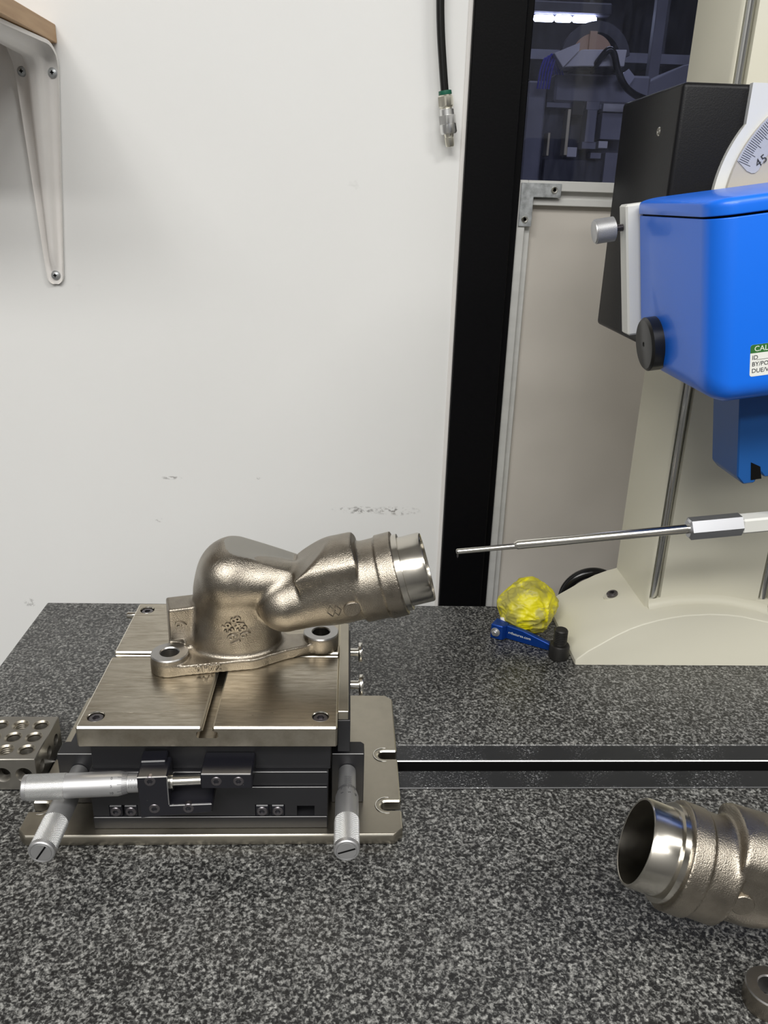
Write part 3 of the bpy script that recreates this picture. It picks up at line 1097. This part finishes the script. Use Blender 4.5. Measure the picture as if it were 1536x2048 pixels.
# ------------------------------------------------------------------ measuring machine
mm = thing('contour_measuring_machine', 'cream contour measuring machine with blue drive unit standing on the granite', 'measuring machine', (.32, .66, 0))
bp_ = [(.2045, .0002), (.2045, .0042), (.2061, .0066), (.2150, .0145), (.2260, .0219), (.2370, .0296), (.2490, .0365), (.2605, .0414), (.2726, .0453), (.2846, .0482), (.2966, .0503), (.3180, .0518), (.3340, .0512), (.3470, .0497), (.3710, .0444), (.3950, .0358), (.4170, .0240), (.4310, .0130), (.4400, .0042), (.4400, .0002)]
mb_ = MB().prism(bp_, XZ(.62), (0, .11, 0))
b = bmesh.new()
b.from_mesh(mb_.tomesh())
ed = [e for e in b.edges if all(abs(v.co.y-.62) < 1e-5 for v in e.verts) and max(v.co.z for v in e.verts) > .003]
bmesh.ops.bevel(b, geom=ed, offset=.0016, segments=3, affect='EDGES', profile=.5)
base_m = obj('machine_base', MB().bm(b), 'cream', mm, smooth=28)
# column with a grooved front and filleted foot
CX = .327
def col_half():
    return [(.2700, .730), (.2700, .6480), (.2712, .6455), (.2718, .645), (.2722, .645), (.2722, .6535), (.2818, .6535), (.2822, .645), (.2830, .6447)]
L_ = col_half()
poly = L_+[(2*CX-x, y) for x, y in L_[::-1]]
obj('column', MB().prism(poly, XY(.0535), (0, 0, .85)).prism([(.27, .73), (.27, .648), (.2718, .645), (2*CX-.2718, .645), (2*CX-.27, .648), (2*CX-.27, .73)], XY(.036), (0, 0, .0175)), 'cream', mm)
ft = MB()
prof = [(.0, .008), (.0005, .0045), (.002, .002), (.0045, .0005), (.008, 0)]
pts = []
for i in range(25):
    x = .2718+(2*CX-.2718*2)*i/24
    zt = np.interp(x, [p[0] for p in bp_[1:-1]], [p[1] for p in bp_[1:-1]])
    pts.append((x, zt))
v, f = [], []
for x, zt in pts:
    for k, (dy, dz) in enumerate(prof):
        v.append((x, .6448-dy, zt+dz-.0004))
    v.append((x, .646, zt-.003))
m_ = len(prof)+1
for i in range(24):
    for k in range(m_):
        j = (k+1) % m_
        f.append((i*m_+k, i*m_+j, (i+1)*m_+j, (i+1)*m_+k))
f += [tuple(range(m_)), tuple(24*m_+k for k in range(m_))]
obj('foot_fillet', MB().add(v, f), 'cream', mm)
for x in (.2768, 2*CX-.2768):
    obj('guide_rail', MB().lathe([(.0537, 0), (.0537, .0040), (.89, .0040), (.89, 0)], (x, .6495, 0), (0, 0, 1), 24), 'chrome', mm)
for x, y, z in ((.2515, .6830, .0365), (.3925, .668, .0355)):
    sl_ = (-.35, 0, 1) if x < .3 else (.35, 0, 1)
    so = obj('foot_screw', screw_mb((x, y, z+.0042), sl_, .0052, .007), 'screw', mm)
    obj('counterbore', MB().lathe([(0, .0052), (.0006, .0062), (.0008, .0072), (-.0016, .0080)], (x, y, z+.0006), sl_, 28), 'cream', so)
# carrier: black cover, cream head plate, disc and scale
X0, X1 = .2077, 2*CX-.2077
b = bmesh.new()
b.from_mesh(MB().prism([(X0, .5665), (X1, .5665), (X1, .689), (X1-.0613, .689), (X1-.0613, .634), (X0+.0613, .634), (X0+.0613, .689), (X0, .689)], XY(.2885), (0, 0, .167)).tomesh())
bmesh.ops.bevel(b, geom=b.edges[:], offset=.0032, segments=3, profile=.5, affect='EDGES')
co = obj('carrier_cover', MB().bm(b), 'cover', mm)
obj('cover_screw', MB().lathe([(0, 0), (0, .0008), (.0006, .0012), (.0006, .0024), (-.0002, .0030)], (.2074, .5990, .4290), (-1, 0, 0), 16), 'bright', co)
PVX, PVZ = .320, .385
A84 = arc(PVX, PVZ, .0840, 180, 146, 14)
hp = A84+[(.2505, .4320), (.2505, .4557), (.4465, .4557), (.4465, .30), (.3, .30)]+arc(PVX, PVZ, .0840, 250, 185, 14)
hp = [(x, z) for x, z in hp]
obj('head_plate', MB().prism(hp, XZ(.5625), (0, .0045, 0), .0008), 'plate_cream', mm)
do = obj('tilt_disc', MB().lathe([(0, 0), (0, .0762), (.0012, .0768), (.003, .0768), (.003, 0)], (PVX, .5605, PVZ), (0, 1, 0), 96), 'disc', mm)
sc = [(PVX+r*math.cos(R(a)), PVZ+r*math.sin(R(a))) for r, a in [(.0768, 90+k*2.35) for k in range(31)]]
inn = [(PVX+.0610*math.cos(R(a)), PVZ+.0610*math.sin(R(a))) for a in [160.5-k*2.35 for k in range(31)]]
rr = [(PVX+r*math.cos(R(a)), PVZ+r*math.sin(R(a))) for r, a in ((.0680, 163.2), (.0645, 163.4), (.0622, 162.6))]
so = obj('angle_scale', MB().prism(sc+rr+inn, XZ(.5599), (0, .0007, 0)), 'scale', mm, label='grey angle scale plate marked 45')
tk = MB()
for k in range(62):
    a = R(160.5-k*1.02)
    L = .0085 if k % 5 == 0 else .0062
    d = Vector((math.cos(a), 0, math.sin(a)))
    t = Vector((-d.z, 0, d.x))*.00016
    c_ = Vector((PVX, .55975, PVZ))
    A, B = c_+d*.0758, c_+d*(.0758-L)
    tk.add([A-t, A+t, B+t, B-t], [(0, 1, 2, 3)])
obj('scale_ticks', tk, 'ink', so, kind='stuff')
tx = MB()
tx.text('45', .0072, (.2632, .5597, .4108), (math.cos(R(42)), 0, math.sin(R(42))), (-math.sin(R(42)), 0, math.cos(R(42))), .0001, spacing=1.15)
obj('scale_numerals', tx, 'ink', so)

# drive unit, tilted about the disc axis
TL = R(8.8)
DM = Matrix.Translation((PVX, 0, PVZ)) @ Matrix.Rotation(-TL, 4, 'Y')
DL = lambda lx, y, lz: DM @ Vector((lx, y, lz))
DD = lambda x, y, z: DM.to_3x3() @ Vector((x, y, z))

def loft_drive(x0, x1, y0, y1, z0, z1, rb_f, rb_b, rt_f, rt_b, cr, inset_top):
    """rounded drive housing: YZ sections lofted along its length with rounded ends"""
    secs = []
    n = 8
    for e, sgn in ((x0, 1), (x1, -1)):
        S = []
        for i in range(n+1):
            a = PI/2*i/n
            S.append((e+sgn*cr*(1-math.sin(a)), cr*(1-math.cos(a))))
        secs += (S[::-1] if sgn > 0 else S)
    secs = []
    for i in range(n+1):
        a = PI/2*i/n
        secs.append((x0+cr*(1-math.cos(a)), cr*(1-math.sin(a))))
    for i in range(n+1):
        a = PI/2*(1-i/n)
        secs.append((x1-cr*(1-math.cos(a)), cr*(1-math.sin(a))))
    v, f = [], []
    for x, d in secs:
        dt = d*inset_top
        ya, yb, za, zb = y0+d, y1-d*.3, z0+d*(1 if z0 < 0 else 0), z1-dt
        ring = []
        hh = (zb-za)*.499
        for cy, cz, r, a0 in ((ya, zb, min(rt_f, hh), 180), (yb, zb, min(rt_b, hh), 90), (yb, za, rb_b, 0), (ya, za, rb_f, -90)):
            sy, sz = (1 if cy == ya else -1), (1 if cz == za else -1)
            for k in range(7):
                a = R(a0-90*k/6)
                ring.append((cy+sy*r+r*math.cos(a), cz+sz*r+r*math.sin(a)))
        for y, z in ring:
            v.append(DL(x, y, z))
    m = 28
    for i in range(len(secs)-1):
        for k in range(m):
            j = (k+1) % m
            f.append((i*m+k, i*m+j, (i+1)*m+j, (i+1)*m+k))
    f.append(tuple(range(m)))
    f.append(tuple((len(secs)-1)*m+k for k in range(m)))
    return MB().add(v, f)

DX0 = -.1372
dh = obj('drive_housing', loft_drive(DX0, .190, .430, .545, -.0862, .0118, .012, .026, .0006, .0006, .014, 0), 'blue', mm, smooth=50)
obj('housing_lid', loft_drive(DX0-.0004, .190, .4295, .545, .0130, .0215, .0006, .0006, .0056, .0040, .0145, .16), 'blue', dh, smooth=50)
obj('lid_seam', loft_drive(DX0+.0012, .188, .4315, .543, .0110, .0140, .0005, .0005, .0005, .0005, .014, 0), 'dark', dh, smooth=50)
sp = obj('side_plate', MB().box(-.1445, .150, .5452, .5595, -.0635, .0192, .0012, M=DM), 'plate_cream', mm)
kx = Vector((.1745, .5520, .3672))
kd = DD(-1, 0, -.02)
obj('screw_thread', MB().lathe([(0, 0)]+[(.0004*k, .0024 if k % 2 else .0020) for k in range(15)]+[(.006, 0)], DL(-.1445, .5520, .0055)+Vector((0, 0, 0)), kd, 20), 'screw', sp)
ko = DL(-.1445, .5520, .0055)+kd*.0058
obj('knurled_knob', knurl_mb(ko, kd, .0125, .0078, 44, 14), 'satin', sp, smooth=12)
obj('knob_end', MB().lathe([(.0118, 0), (.0118, .0074), (.0132, .0070), (.0134, .0062), (.0134, 0)], ko, kd, 32), 'satin', sp)
cp = DL(DX0, .5130, -.0640)
obj('end_cap', MB().lathe([(-.001, 0), (-.001, .0168), (.0062, .0168), (.0076, .0154), (.0078, .0150), (.0078, .0018), (.0072, .0012), (.0072, 0)], cp, DD(-1, 0, 0), 48), 'plastic', dh, label='round black plastic cap')

# calibration sticker on the front face
ly = .4299
o_ = DL(-.1085, ly, -.0585)
ux, uz = DD(1, 0, 0), DD(0, 0, 1)
TLx, TLz, TW, TH = -.1155, -.0543, .0400, .0172
def rrect(x0, x1, z0, z1, r, top=True, bot=True):
    p = []
    p += arc(x1-r, z1-r, r, 0, 90, 4) if top else [(x1, z1)]
    p += arc(x0+r, z1-r, r, 90, 180, 4) if top else [(x0, z1)]
    p += arc(x0+r, z0+r, r, 180, 270, 4) if bot else [(x0, z0)]
    p += arc(x1-r, z0+r, r, 270, 360, 4) if bot else [(x1, z0)]
    return p
lab = obj('calibration_label', MB().prism(rrect(TLx, TLx+TW, TLz-TH, TLz, .0013), lambda a, b: DL(a, ly, b), (0, .0002, 0)), 'sticker', mm, label='white and green calibration sticker')
obj('green_band', MB().prism(rrect(TLx, TLx+TW, TLz-.0045, TLz, .0013, bot=False), lambda a, b: DL(a, ly-.00008, b), (0, .0001, 0)), 'green', lab)
tx = MB()
tx.text('CALIBRATION', .0041, DL(TLx+.0020, ly-.0001, TLz-.0024), ux, uz, .00005, align='LEFT')
obj('heading', tx, 'white_ink', lab)
tx = MB()
for k, s_ in enumerate(('ID', 'BY/POR', 'DUE/VENCE')):
    z = TLz-.0070-.0036*k
    tx.text(s_, .0033, DL(TLx+.0010, ly-.0001, z), ux, uz, .00005, align='LEFT')
    xs_ = TLx+(.0036, .0098, .0145)[k]
    A, B = DL(xs_, ly-.0001, z-.0013), DL(TLx+TW-.002, ly-.0001, z-.0013)
    tx.add([A, B, B+uz*.00018, A+uz*.00018], [(0, 1, 2, 3)])
hw = [[(.0098, -.0062), (.0108, -.0052), (.0112, -.0060), (.0100, -.0072), (.0122, -.0070)], [(.0128, -.0054), (.0142, -.0050), (.0138, -.0070), (.0130, -.0066), (.0142, -.0058)],
      [(.0170, -.0046), (.0158, -.0072), (.0166, -.0064)], [(.0116, -.0098), (.0124, -.0082), (.0132, -.0088), (.0122, -.0104), (.0134, -.0086), (.0142, -.0092), (.0146, -.0080), (.0142, -.0106), (.0154, -.0084)],
      [(.0200, -.0050), (.0216, -.0044), (.0208, -.0066)]]
for s_ in hw:
    tx.tube([DL(TLx+a, ly-.00012, TLz+c_) for a, c_ in s_], .00014, 5)
obj('lettering', tx, 'ink', lab)

# probe bracket, holder and stylus arm
pbk = MB().prism([(-.1020, -.080), (-.1020, -.1445), (-.0980, -.1500), (-.0910, -.1500), (-.0895, -.1470), (-.0870, -.1440), (-.0850, -.1470), (-.040, -.1480), (-.040, -.080)], lambda a, c_: DL(a, .470, c_), (0, .038, 0), .0008)
po = obj('probe_bracket', pbk, 'shaded_blue', mm)
obj('bracket_recess', MB().prism([(-.0938, -.1360), (-.0880, -.1395), (-.0870, -.1475), (-.0935, -.1475)], lambda a, c_: DL(a, .4696, c_), (0, .001, 0)), 'dark', po)
tip = Vector((.0726, .489, .1667))
hx = Vector((.2245, .489, .1840))
rd = (hx-tip).normalized()
Lr = (hx-tip).length
p_mid = .0400
rodm = MB().lathe([(.0380, 0), (.0380, .0016), (.0402, .0031), (Lr+.003, .0031), (Lr+.003, 0)], tip, rd, 28)
ro = obj('probe_rod', rodm, 'bright', mm, label='polished steel stylus rod')
up_ = Vector((0, 0, 1))
obj('probe_tip_rod', MB().lathe([(0, 0), (0, .00135), (.0006, .0018), (.0420, .0019), (.0420, 0)], tip-up_*.0008, rd, 20), 'bright', ro)
obj('stylus_tip', MB().lathe([(0, .0006), (.0030, .0005), (.0040, .00008), (.0040, 0)], tip+rd*.0010-up_*.0015, (0, 0, -1), 10), 'screw', ro)
hd = MB().lathe([(0, 0), (0, .0030), (0, .0056), (.0012, .0076), (.0012, .0076), (.0345, .0076), (.0345, .0060), (.0345, 0)], hx, rd, 48, hexes=(3, 4, 5), phase=R(0))
obj('hex_holder', hd, 'holder', mm)
be = hx+rd*.0345
q = Matrix((rd, Vector((0, 1, 0)), rd.cross(Vector((0, 1, 0))))).transposed().to_4x4()
q.translation = be
obj('holder_arm', MB().box(-.0005, .0700, -.0060, .0060, -.0050, .0052, .0012, M=q), 'plate_cream', mm)
obj('holder_link', MB().box(.0240, .0440, -.0060, .0060, .0050, .0330, .0008, M=q), 'shaded_blue', mm)

# ------------------------------------------------------------------ small things beside the machine
def rag():
    b = bmesh.new()
    bmesh.ops.create_icosphere(b, subdivisions=6, radius=1)
    for v in b.verts:
        p = v.co.normalized()
        q = p*1.7+Vector((3.1, 7.7, 1.3))
        a = noise.noise(q*.8)*.14
        w1 = noise.noise(q*1.3)*.5
        r1 = 1-abs(noise.noise(q*1.25+Vector((w1, w1, 0))))*1.6
        r2 = 1-abs(noise.noise(Vector((q.x*2.2, q.y*2.2, q.z*4.2))+Vector((w1*2, 0, w1))))*1.6
        s_ = 1+a+.125*r1+.040*r2-.09
        v.co = Vector((p.x*.0275, p.y*.0265, p.z*.0245))*s_
        if p.z < -.5:
            v.co.z = max(v.co.z, -.0225)
    zmin = min(v.co.z for v in b.verts)
    m = MB()
    m.bm(b, 0, Matrix.Translation((.1765, .6890, .0003-zmin)))
    xm = max(p[0] for p in m.v)
    if xm > .2040:
        m.v = [(x-(xm-.2040), y, z) for x, y, z in m.v]
    return m
tag(obj('yellow_rag', rag(), 'rag', smooth=60), 'crumpled yellow rag ball with grey smudges beside the machine base', 'rag')

lv = thing('blue_lever', 'small blue anodised clamp arm with white web lettering beside the yellow rag', 'clamp', (.165, .662, 0))
A_, B_ = Vector((.1400, .6720, 0)), Vector((.1895, .6415, 0))
d_ = (B_-A_).normalized()
n_ = Vector((d_.y, -d_.x, 0))
LM = Matrix((d_, -n_, Vector((0, 0, 1)))).transposed().to_4x4()
LM.translation = A_
LA = (B_-A_).length
arm = MB()
arm.add(*(lambda m: (m.v, m.f))(MB().prism([(.0105, .0003), (.0105, .0140), (.028, .0128), (LA-.006, .0075), (LA, .0058), (LA, .0003)], XZ(0), (0, .0050, 0), .0006)), 0, LM)
head = MB()
head.add(*(lambda m: (m.v, m.f))(MB().prism([(-.0010, -.0060), (.0095, -.0060), (.0112, -.0046), (.0130, 0), (.0130, .0050), (-.0010, .0088)], XY(.0002), (0, 0, .0146), .0008)), 0, LM)
obj('lever_arm', arm, 'blue_anod', lv)
obj('lever_head', head, 'blue_anod', lv)
so = obj('button_screw', MB().lathe([(0, 0), (0, .0040), (.0006, .0044), (.0010, .0042), (.0010, .0026), (.0040, .0024), (.0044, .0020), (.0044, 0)], LM @ Vector((.0042, -.0060, .0078)), n_, 28), 'knurl', lv)
tx = MB()
tx.text('rrfixtures.com', .0036, LM @ Vector((.0255, -.00005, .0072)), d_*1+Vector((0, 0, -.03)), (0, 0, 1), .0001, spacing=1.05)
obj('web_lettering', tx, 'white_ink', lv)
obj('swing_pad', MB().lathe([(0, 0), (0, .003), (.006, .003), (.006, 0)], LM @ Vector((.006, .0080, .0105)), (0, .4, 1), 16), 'white', lv)

bt = thing('socket_head_bolt', 'black socket head bolt standing thread up beside the machine base', 'bolt', (.1930, .6330, 0))
obj('bolt_head', MB().lathe([(.0001, 0), (.0001, .0080), (.0008, .0090), (.0124, .0090), (.0138, .0082), (.0140, 0)], (.1925, .6330, 0), seg=40), 'bolt', bt)
th_ = [(.0139, 0), (.0139, .0056)]
for k in range(7):
    th_ += [(.0160+.0017*k, .0052), (.0166+.0017*k, .0061), (.0171+.0017*k, .0061)]
th_ += [(.0284, .0054), (.0287, .0050), (.0287, 0)]
obj('bolt_thread', MB().lathe(th_, (.1925, .6330, 0), seg=40), 'bolt', bt)

hp_ = []
for i in range(33):
    a = PI*i/32
    hp_.append((.263-.030*math.cos(a), .775, -.012+.030*math.sin(a)))
hp_ = [(.233, .775, FZ+.006)]+[(.233, .775, -.3)]+hp_+[(.293, .775, -.3), (.293, .775, FZ+.006)]
tag(obj('black_cable', MB().tube(hp_, .0055, 14), 'hose'), 'thick black cable looping up behind the cream machine base', 'cable')

# ------------------------------------------------------------------ shelf, bracket, air hose
tag(obj('wall_shelf', MB().box(-1.0, -.2665, .60, .8495, .5040, .5192, .0006), 'wood'), 'light wooden shelf board at the top left of the wall', 'shelf')
br = thing('shelf_bracket', 'white stamped metal shelf bracket under the wooden shelf', 'bracket', (-.285, .845, .40))
path = []
for i in range(13):
    t = i/12
    path.append((.625+t*(.822-.625), .5032))
for i in range(1, 9):
    a = R(90-90*i/8)
    path.append((.822+.0265*math.cos(a), .4767+.0265*math.sin(a)))
for t in [i/14*.93 for i in range(1, 15)]+[.94, .95, .96, .97, .98, .987, .993, .997, 1]:
    path.append((.8485, .4767-t*(.4767-.2935)))
P2 = [Vector((0, y, z)) for y, z in path]
cum = [0]
for a, b_ in zip(P2, P2[1:]):
    cum.append(cum[-1]+(b_-a).length)
ccen = sum(cum[12:21])/9
prof_u = np.linspace(-1, 1, 17)
v, f = [], []
for i, p in enumerate(P2):
    t = (P2[min(i+1, len(P2)-1)]-P2[max(i-1, 0)]).normalized()
    nrm = Vector((0, t.z, -t.y))
    if nrm.dot(Vector((0, -1, -1))) < 0:
        nrm = -nrm
    q_ = abs(cum[i]-ccen)/(cum[-1]-ccen) if i > 16 else abs(cum[i]-ccen)/ccen
    hw_ = .0205*(1-q_)+.0075*q_
    tail = (cum[-1]-cum[i]) if i > 16 else cum[i]
    if tail < .0075:
        hw_ *= math.sqrt(max(.0, 1-(1-(tail+.0004)/.0079)**2))
    xc = -.2860 if i <= 16 else -.2860-.0035*max(0, q_)
    if i > 16:
        xc = -.2858-.0045*q_
    h_ = .0085*(1-q_)**.6+.0035
    if tail < .022:
        h_ *= max(0, (tail-.012)/.010)
    for u_ in prof_u:
        a = abs(u_)
        hh = h_*(1 if a < .18 else (math.cos((a-.18)/.42*PI)*.5+.5 if a < .60 else 0))
        if a > .9:
            hh = .0016
        v.append(p+nrm*(hh+.0018)+Vector((xc+u_*hw_, 0, 0)))
    for u_ in prof_u:
        v.append(p+nrm*.0001+Vector((xc+u_*hw_, 0, 0)))
m_ = 34
n_s = len(P2)
for i in range(n_s-1):
    for k in range(16):
        f.append((i*m_+k, i*m_+k+1, (i+1)*m_+k+1, (i+1)*m_+k))
        f.append((i*m_+17+k+1, i*m_+17+k, (i+1)*m_+17+k, (i+1)*m_+17+k+1))
    f.append((i*m_+17, i*m_, (i+1)*m_, (i+1)*m_+17))
    f.append((i*m_+16, i*m_+33, (i+1)*m_+33, (i+1)*m_+16))
for i in (0, n_s-1):
    for k in range(16):
        f.append((i*m_+k, i*m_+17+k, i*m_+17+k+1, i*m_+k+1))
obj('bracket_body', MB().add(v, f), 'white', br, smooth=60)
for x, z in ((-.2722, .4800), (-.2995, .4802), (-.2895, .3020)):
    pan = MB().lathe([(0, .0046), (.0014, .0042), (.0024, .0030), (.0028, .0012), (.0022, .0010), (.0022, 0)], (x, .8466, z), (0, -1, 0), 24)
    so = obj('screw', pan, 'zinc', br)
    obj('cross_slot', MB().box(x-.0017, x+.0017, .8436, .8441, z-.0004, z+.0004).box(x-.0004, x+.0004, .8436, .8441, z-.0017, z+.0017), 'dark', so)
obj('screw_slot', MB().box(-.2875, -.2795, .8290, .8320, .4905, .4935, .0008), 'zinc', br)

ah = thing('air_hose', 'black air hose hanging down the white wall, ending in a silver fitting', 'hose', (.0855, .838, .43))
hose = [(.0700, .840, CZ-.002), (.0705, .839, 1.3), (.0730, .838, .9), (.0752, .838, .64), (.0775, .838, .56), (.0810, .838, .52), (.0835, .838, .496), (.0858, .838, .4735)]
def smooth_pts(pts, n=8):
    pts = [Vector(p) for p in pts]
    out = []
    for i in range(len(pts)-1):
        p0, p1, p2, p3 = pts[max(i-1, 0)], pts[i], pts[i+1], pts[min(i+2, len(pts)-1)]
        for k in range(n):
            t = k/n
            out.append(.5*((2*p1)+(-p0+p2)*t+(2*p0-5*p1+4*p2-p3)*t*t+(-p0+3*p1-3*p2+p3)*t**3))
    return out+[pts[-1]]
hose = [(.0772, .838, CZ-.002), (.0772, .838, 1.2), (.0768, .838, .80), (.0765, .838, .62), (.0775, .838, .56), (.0803, .838, .525), (.0838, .838, .495), (.0858, .838, .4745)]
hose = [(.0795, .838, CZ-.002), (.0785, .838, 1.2), (.0775, .838, .80), (.0768, .838, .60), (.0772, .838, .555), (.0792, .838, .525), (.0828, .838, .495), (.0856, .838, .4745)]
obj('hose', MB().tube(smooth_pts(hose), .0038, 20), 'hose', ah)
fo, fd = Vector((.0856, .838, .4762)), Vector((.16, 0, -1)).normalized()
obj('release_collar', MB().lathe([(0, .0036), (0, .0060), (.0026, .0062), (.0034, .0060), (.0034, 0)], fo, fd, 32), 'push', ah)
obj('hex_nut', MB().lathe([(.0034, 0), (.0034, .0058), (.0048, .0075), (.0048, .0075), (.0128, .0075), (.0140, .0060), (.0150, .0050), (.0150, 0)], fo, fd, 48, hexes=(2, 3, 4), phase=R(15)), 'nickel', ah)
obj('coupler', MB().lathe([(.0148, 0), (.0148, .0058), (.0158, .0066), (.0205, .0066), (.0207, .0084), (.0207, .0084), (.0280, .0084), (.0282, .0076), (.0350, .0078), (.0366, .0068), (.0366, 0)], fo, fd, 48, hexes=(4, 5, 6), phase=R(15)), 'fitting', ah)
obj('plug', MB().lathe([(.0364, 0), (.0364, .0046), (.0395, .0040), (.0396, .0046), (.0396, .0046), (.0462, .0044), (.0476, .0034), (.0476, 0)], fo, fd, 40, hexes=(3, 4, 5), phase=R(15)), 'nickel', ah)

# ------------------------------------------------------------------ workshop seen through the glass
YB = 1.60
lamp = thing('linear_lamp', 'bright white strip lamp of three tubes glowing behind the window glass', 'lamp', (.60, 2.6, 1.0))
for x0, x1, z in ((.505, .560, .8685), (.5645, .610, .8690), (.6145, .680, .8695)):
    obj('lamp_tube', MB().lathe([(0, 0), (0, .006), (.004, .0085), (x1-x0-.004, .0085), (x1-x0, .006), (x1-x0, 0)], (x0, 2.6, z), (1, 0, .003), 14), 'led', lamp)
obj('lamp_body', MB().box(.48, .72, 2.59, 2.63, .880, .910, .004).box(.52, .53, 2.605, 2.615, .908, CZ-.001).box(.66, .67, 2.605, 2.615, .908, CZ-.001), 'mach_dark', lamp)

mc = thing('milling_machine', 'dark workshop machine with white box and pale plates behind the window glass', 'machine', (.42, 1.72, FZ))
obj('machine_column', MB().box(.350, .560, 1.66, 1.95, FZ, .552, .004), 'mach_dark', mc)
obj('head_casting', MB().box(.366, .540, 1.635, 1.70, .556, .604, .004).box(.355, .552, 1.64, 1.70, .548, .556), 'mach_grey', mc)
obj('side_cabinet', MB().box(.318, .352, 1.64, 1.9, FZ, .590, .003), 'mach_grey', mc)
obj('control_box', MB().prism([(.3690, .6060), (.3985, .6080), (.4730, .6100), (.4745, .6360), (.4020, .6340), (.394, .6330)], XZ(1.585), (0, .05, 0), .0012)
    .prism([(.368, .6062), (.394, .6335), (.394, .646), (.350, .628)], XZ(1.595), (0, .04, 0), .001), 'mach_white', mc)
obj('box_underside', MB().box(.385, .462, 1.590, 1.63, .6020, .6065), 'dark', mc)
obj('tan_disc', MB().prism(arc(.4300, .6320, .0370, 0, 180, 20), XZ(1.645), (0, .006, 0)), 'tan', mc)
obj('tan_tab', MB().box(.4210, .4345, 1.640, 1.6445, .640, .672, .0006), 'tan', mc)
obj('guard_arch', MB().prism(arc(.440, .628, .064, 10, 165, 24)+arc(.440, .628, .046, 165, 10, 24), XZ(1.66), (0, .02, 0)), 'mach_dark', mc)
for x0, x1, z0, z1, m_k in ((.392, .398, .468, .545, 'brass'), (.3595, .3640, .466, .505, 'brass'), (.398, .416, .4655, .482, 'mach_white'), (.425, .449, .545, .559, 'mach_grey'), (.428, .446, .490, .545, 'mach_grey'),
                            (.424, .450, .480, .492, 'mach_grey'), (.456, .500, .543, .556, 'mach_white'), (.456, .500, .497, .541, 'mach_grey'), (.455, .472, .482, .494, 'mach_white'), (.442, .462, .464, .474, 'mach_grey'), (.470, .52, .40, .475, 'mach_grey')):
    obj('mounting_plate', MB().box(x0, x1, 1.628, 1.659, z0, z1, .0006), m_k, mc)
obj('solenoid_block', MB().box(.400, .422, 1.630, 1.66, .535, .558, .001), 'plastic', mc)
obj('door_rail', MB().box(.360, .545, 1.640, 1.662, .424, .462, .001), 'mach_dark', mc)
cabl = smooth_pts([(.4200, 1.60, .604), (.4290, 1.575, .622), (.4385, 1.57, .632), (.4480, 1.57, .626), (.4570, 1.57, .604), (.4720, 1.57, .580), (.4950, 1.58, .567), (.5300, 1.60, .560), (.58, 1.64, .553)])
obj('black_cable', MB().tube(cabl, .0058, 14), 'hose', mc)
tb = MB()
for k in range(5):
    x = .331+.005*k
    tb.tube(smooth_pts([(x, 1.62, .575), (x+.001, 1.61, .605), (x+.008, 1.61, .622+.003*(k % 3)), (x+.018, 1.62, .612), (x+.026, 1.63, .600)]), .0018, 8)
obj('blue_tubing', tb, 'violet', mc)
obj('clear_film', MB().prism([(.474, .598), (.492, .612), (.505, .600), (.494, .582), (.480, .586)], XZ(1.62), (0, .002, 0)), 'film', mc)
pil = tag(obj('steel_post', MB().box(.652, .676, 2.0, 2.02, FZ, CZ, .001), 'mach_grey'), 'pale grey upright post behind the glass right of the cable', 'post')
tag(obj('dust_hood', MB().prism([(.560, .600), (.655, .648), (.72, .66), (.72, .575), (.57, .560)], XZ(1.80), (0, .15, 0), .002).box(.60, .70, 1.81, 1.94, FZ, .565), 'mach_grey'), 'grey angled hood cabinet behind the glass next to the post', 'cabinet')
rk = thing('storage_rack', 'dim storage rack with long shelves far behind the window glass', 'rack', (.8, 3.3, FZ))
for x in (.45, 1.05, 1.65):
    obj('upright', MB().box(x, x+.04, 3.2, 3.6, FZ, 1.6), 'mach_dark', rk)
for z in (.55, .85, 1.15, 1.45):
    obj('shelf_board', MB().box(.40, 1.75, 3.15, 3.65, z, z+.03), 'mach_grey', rk)
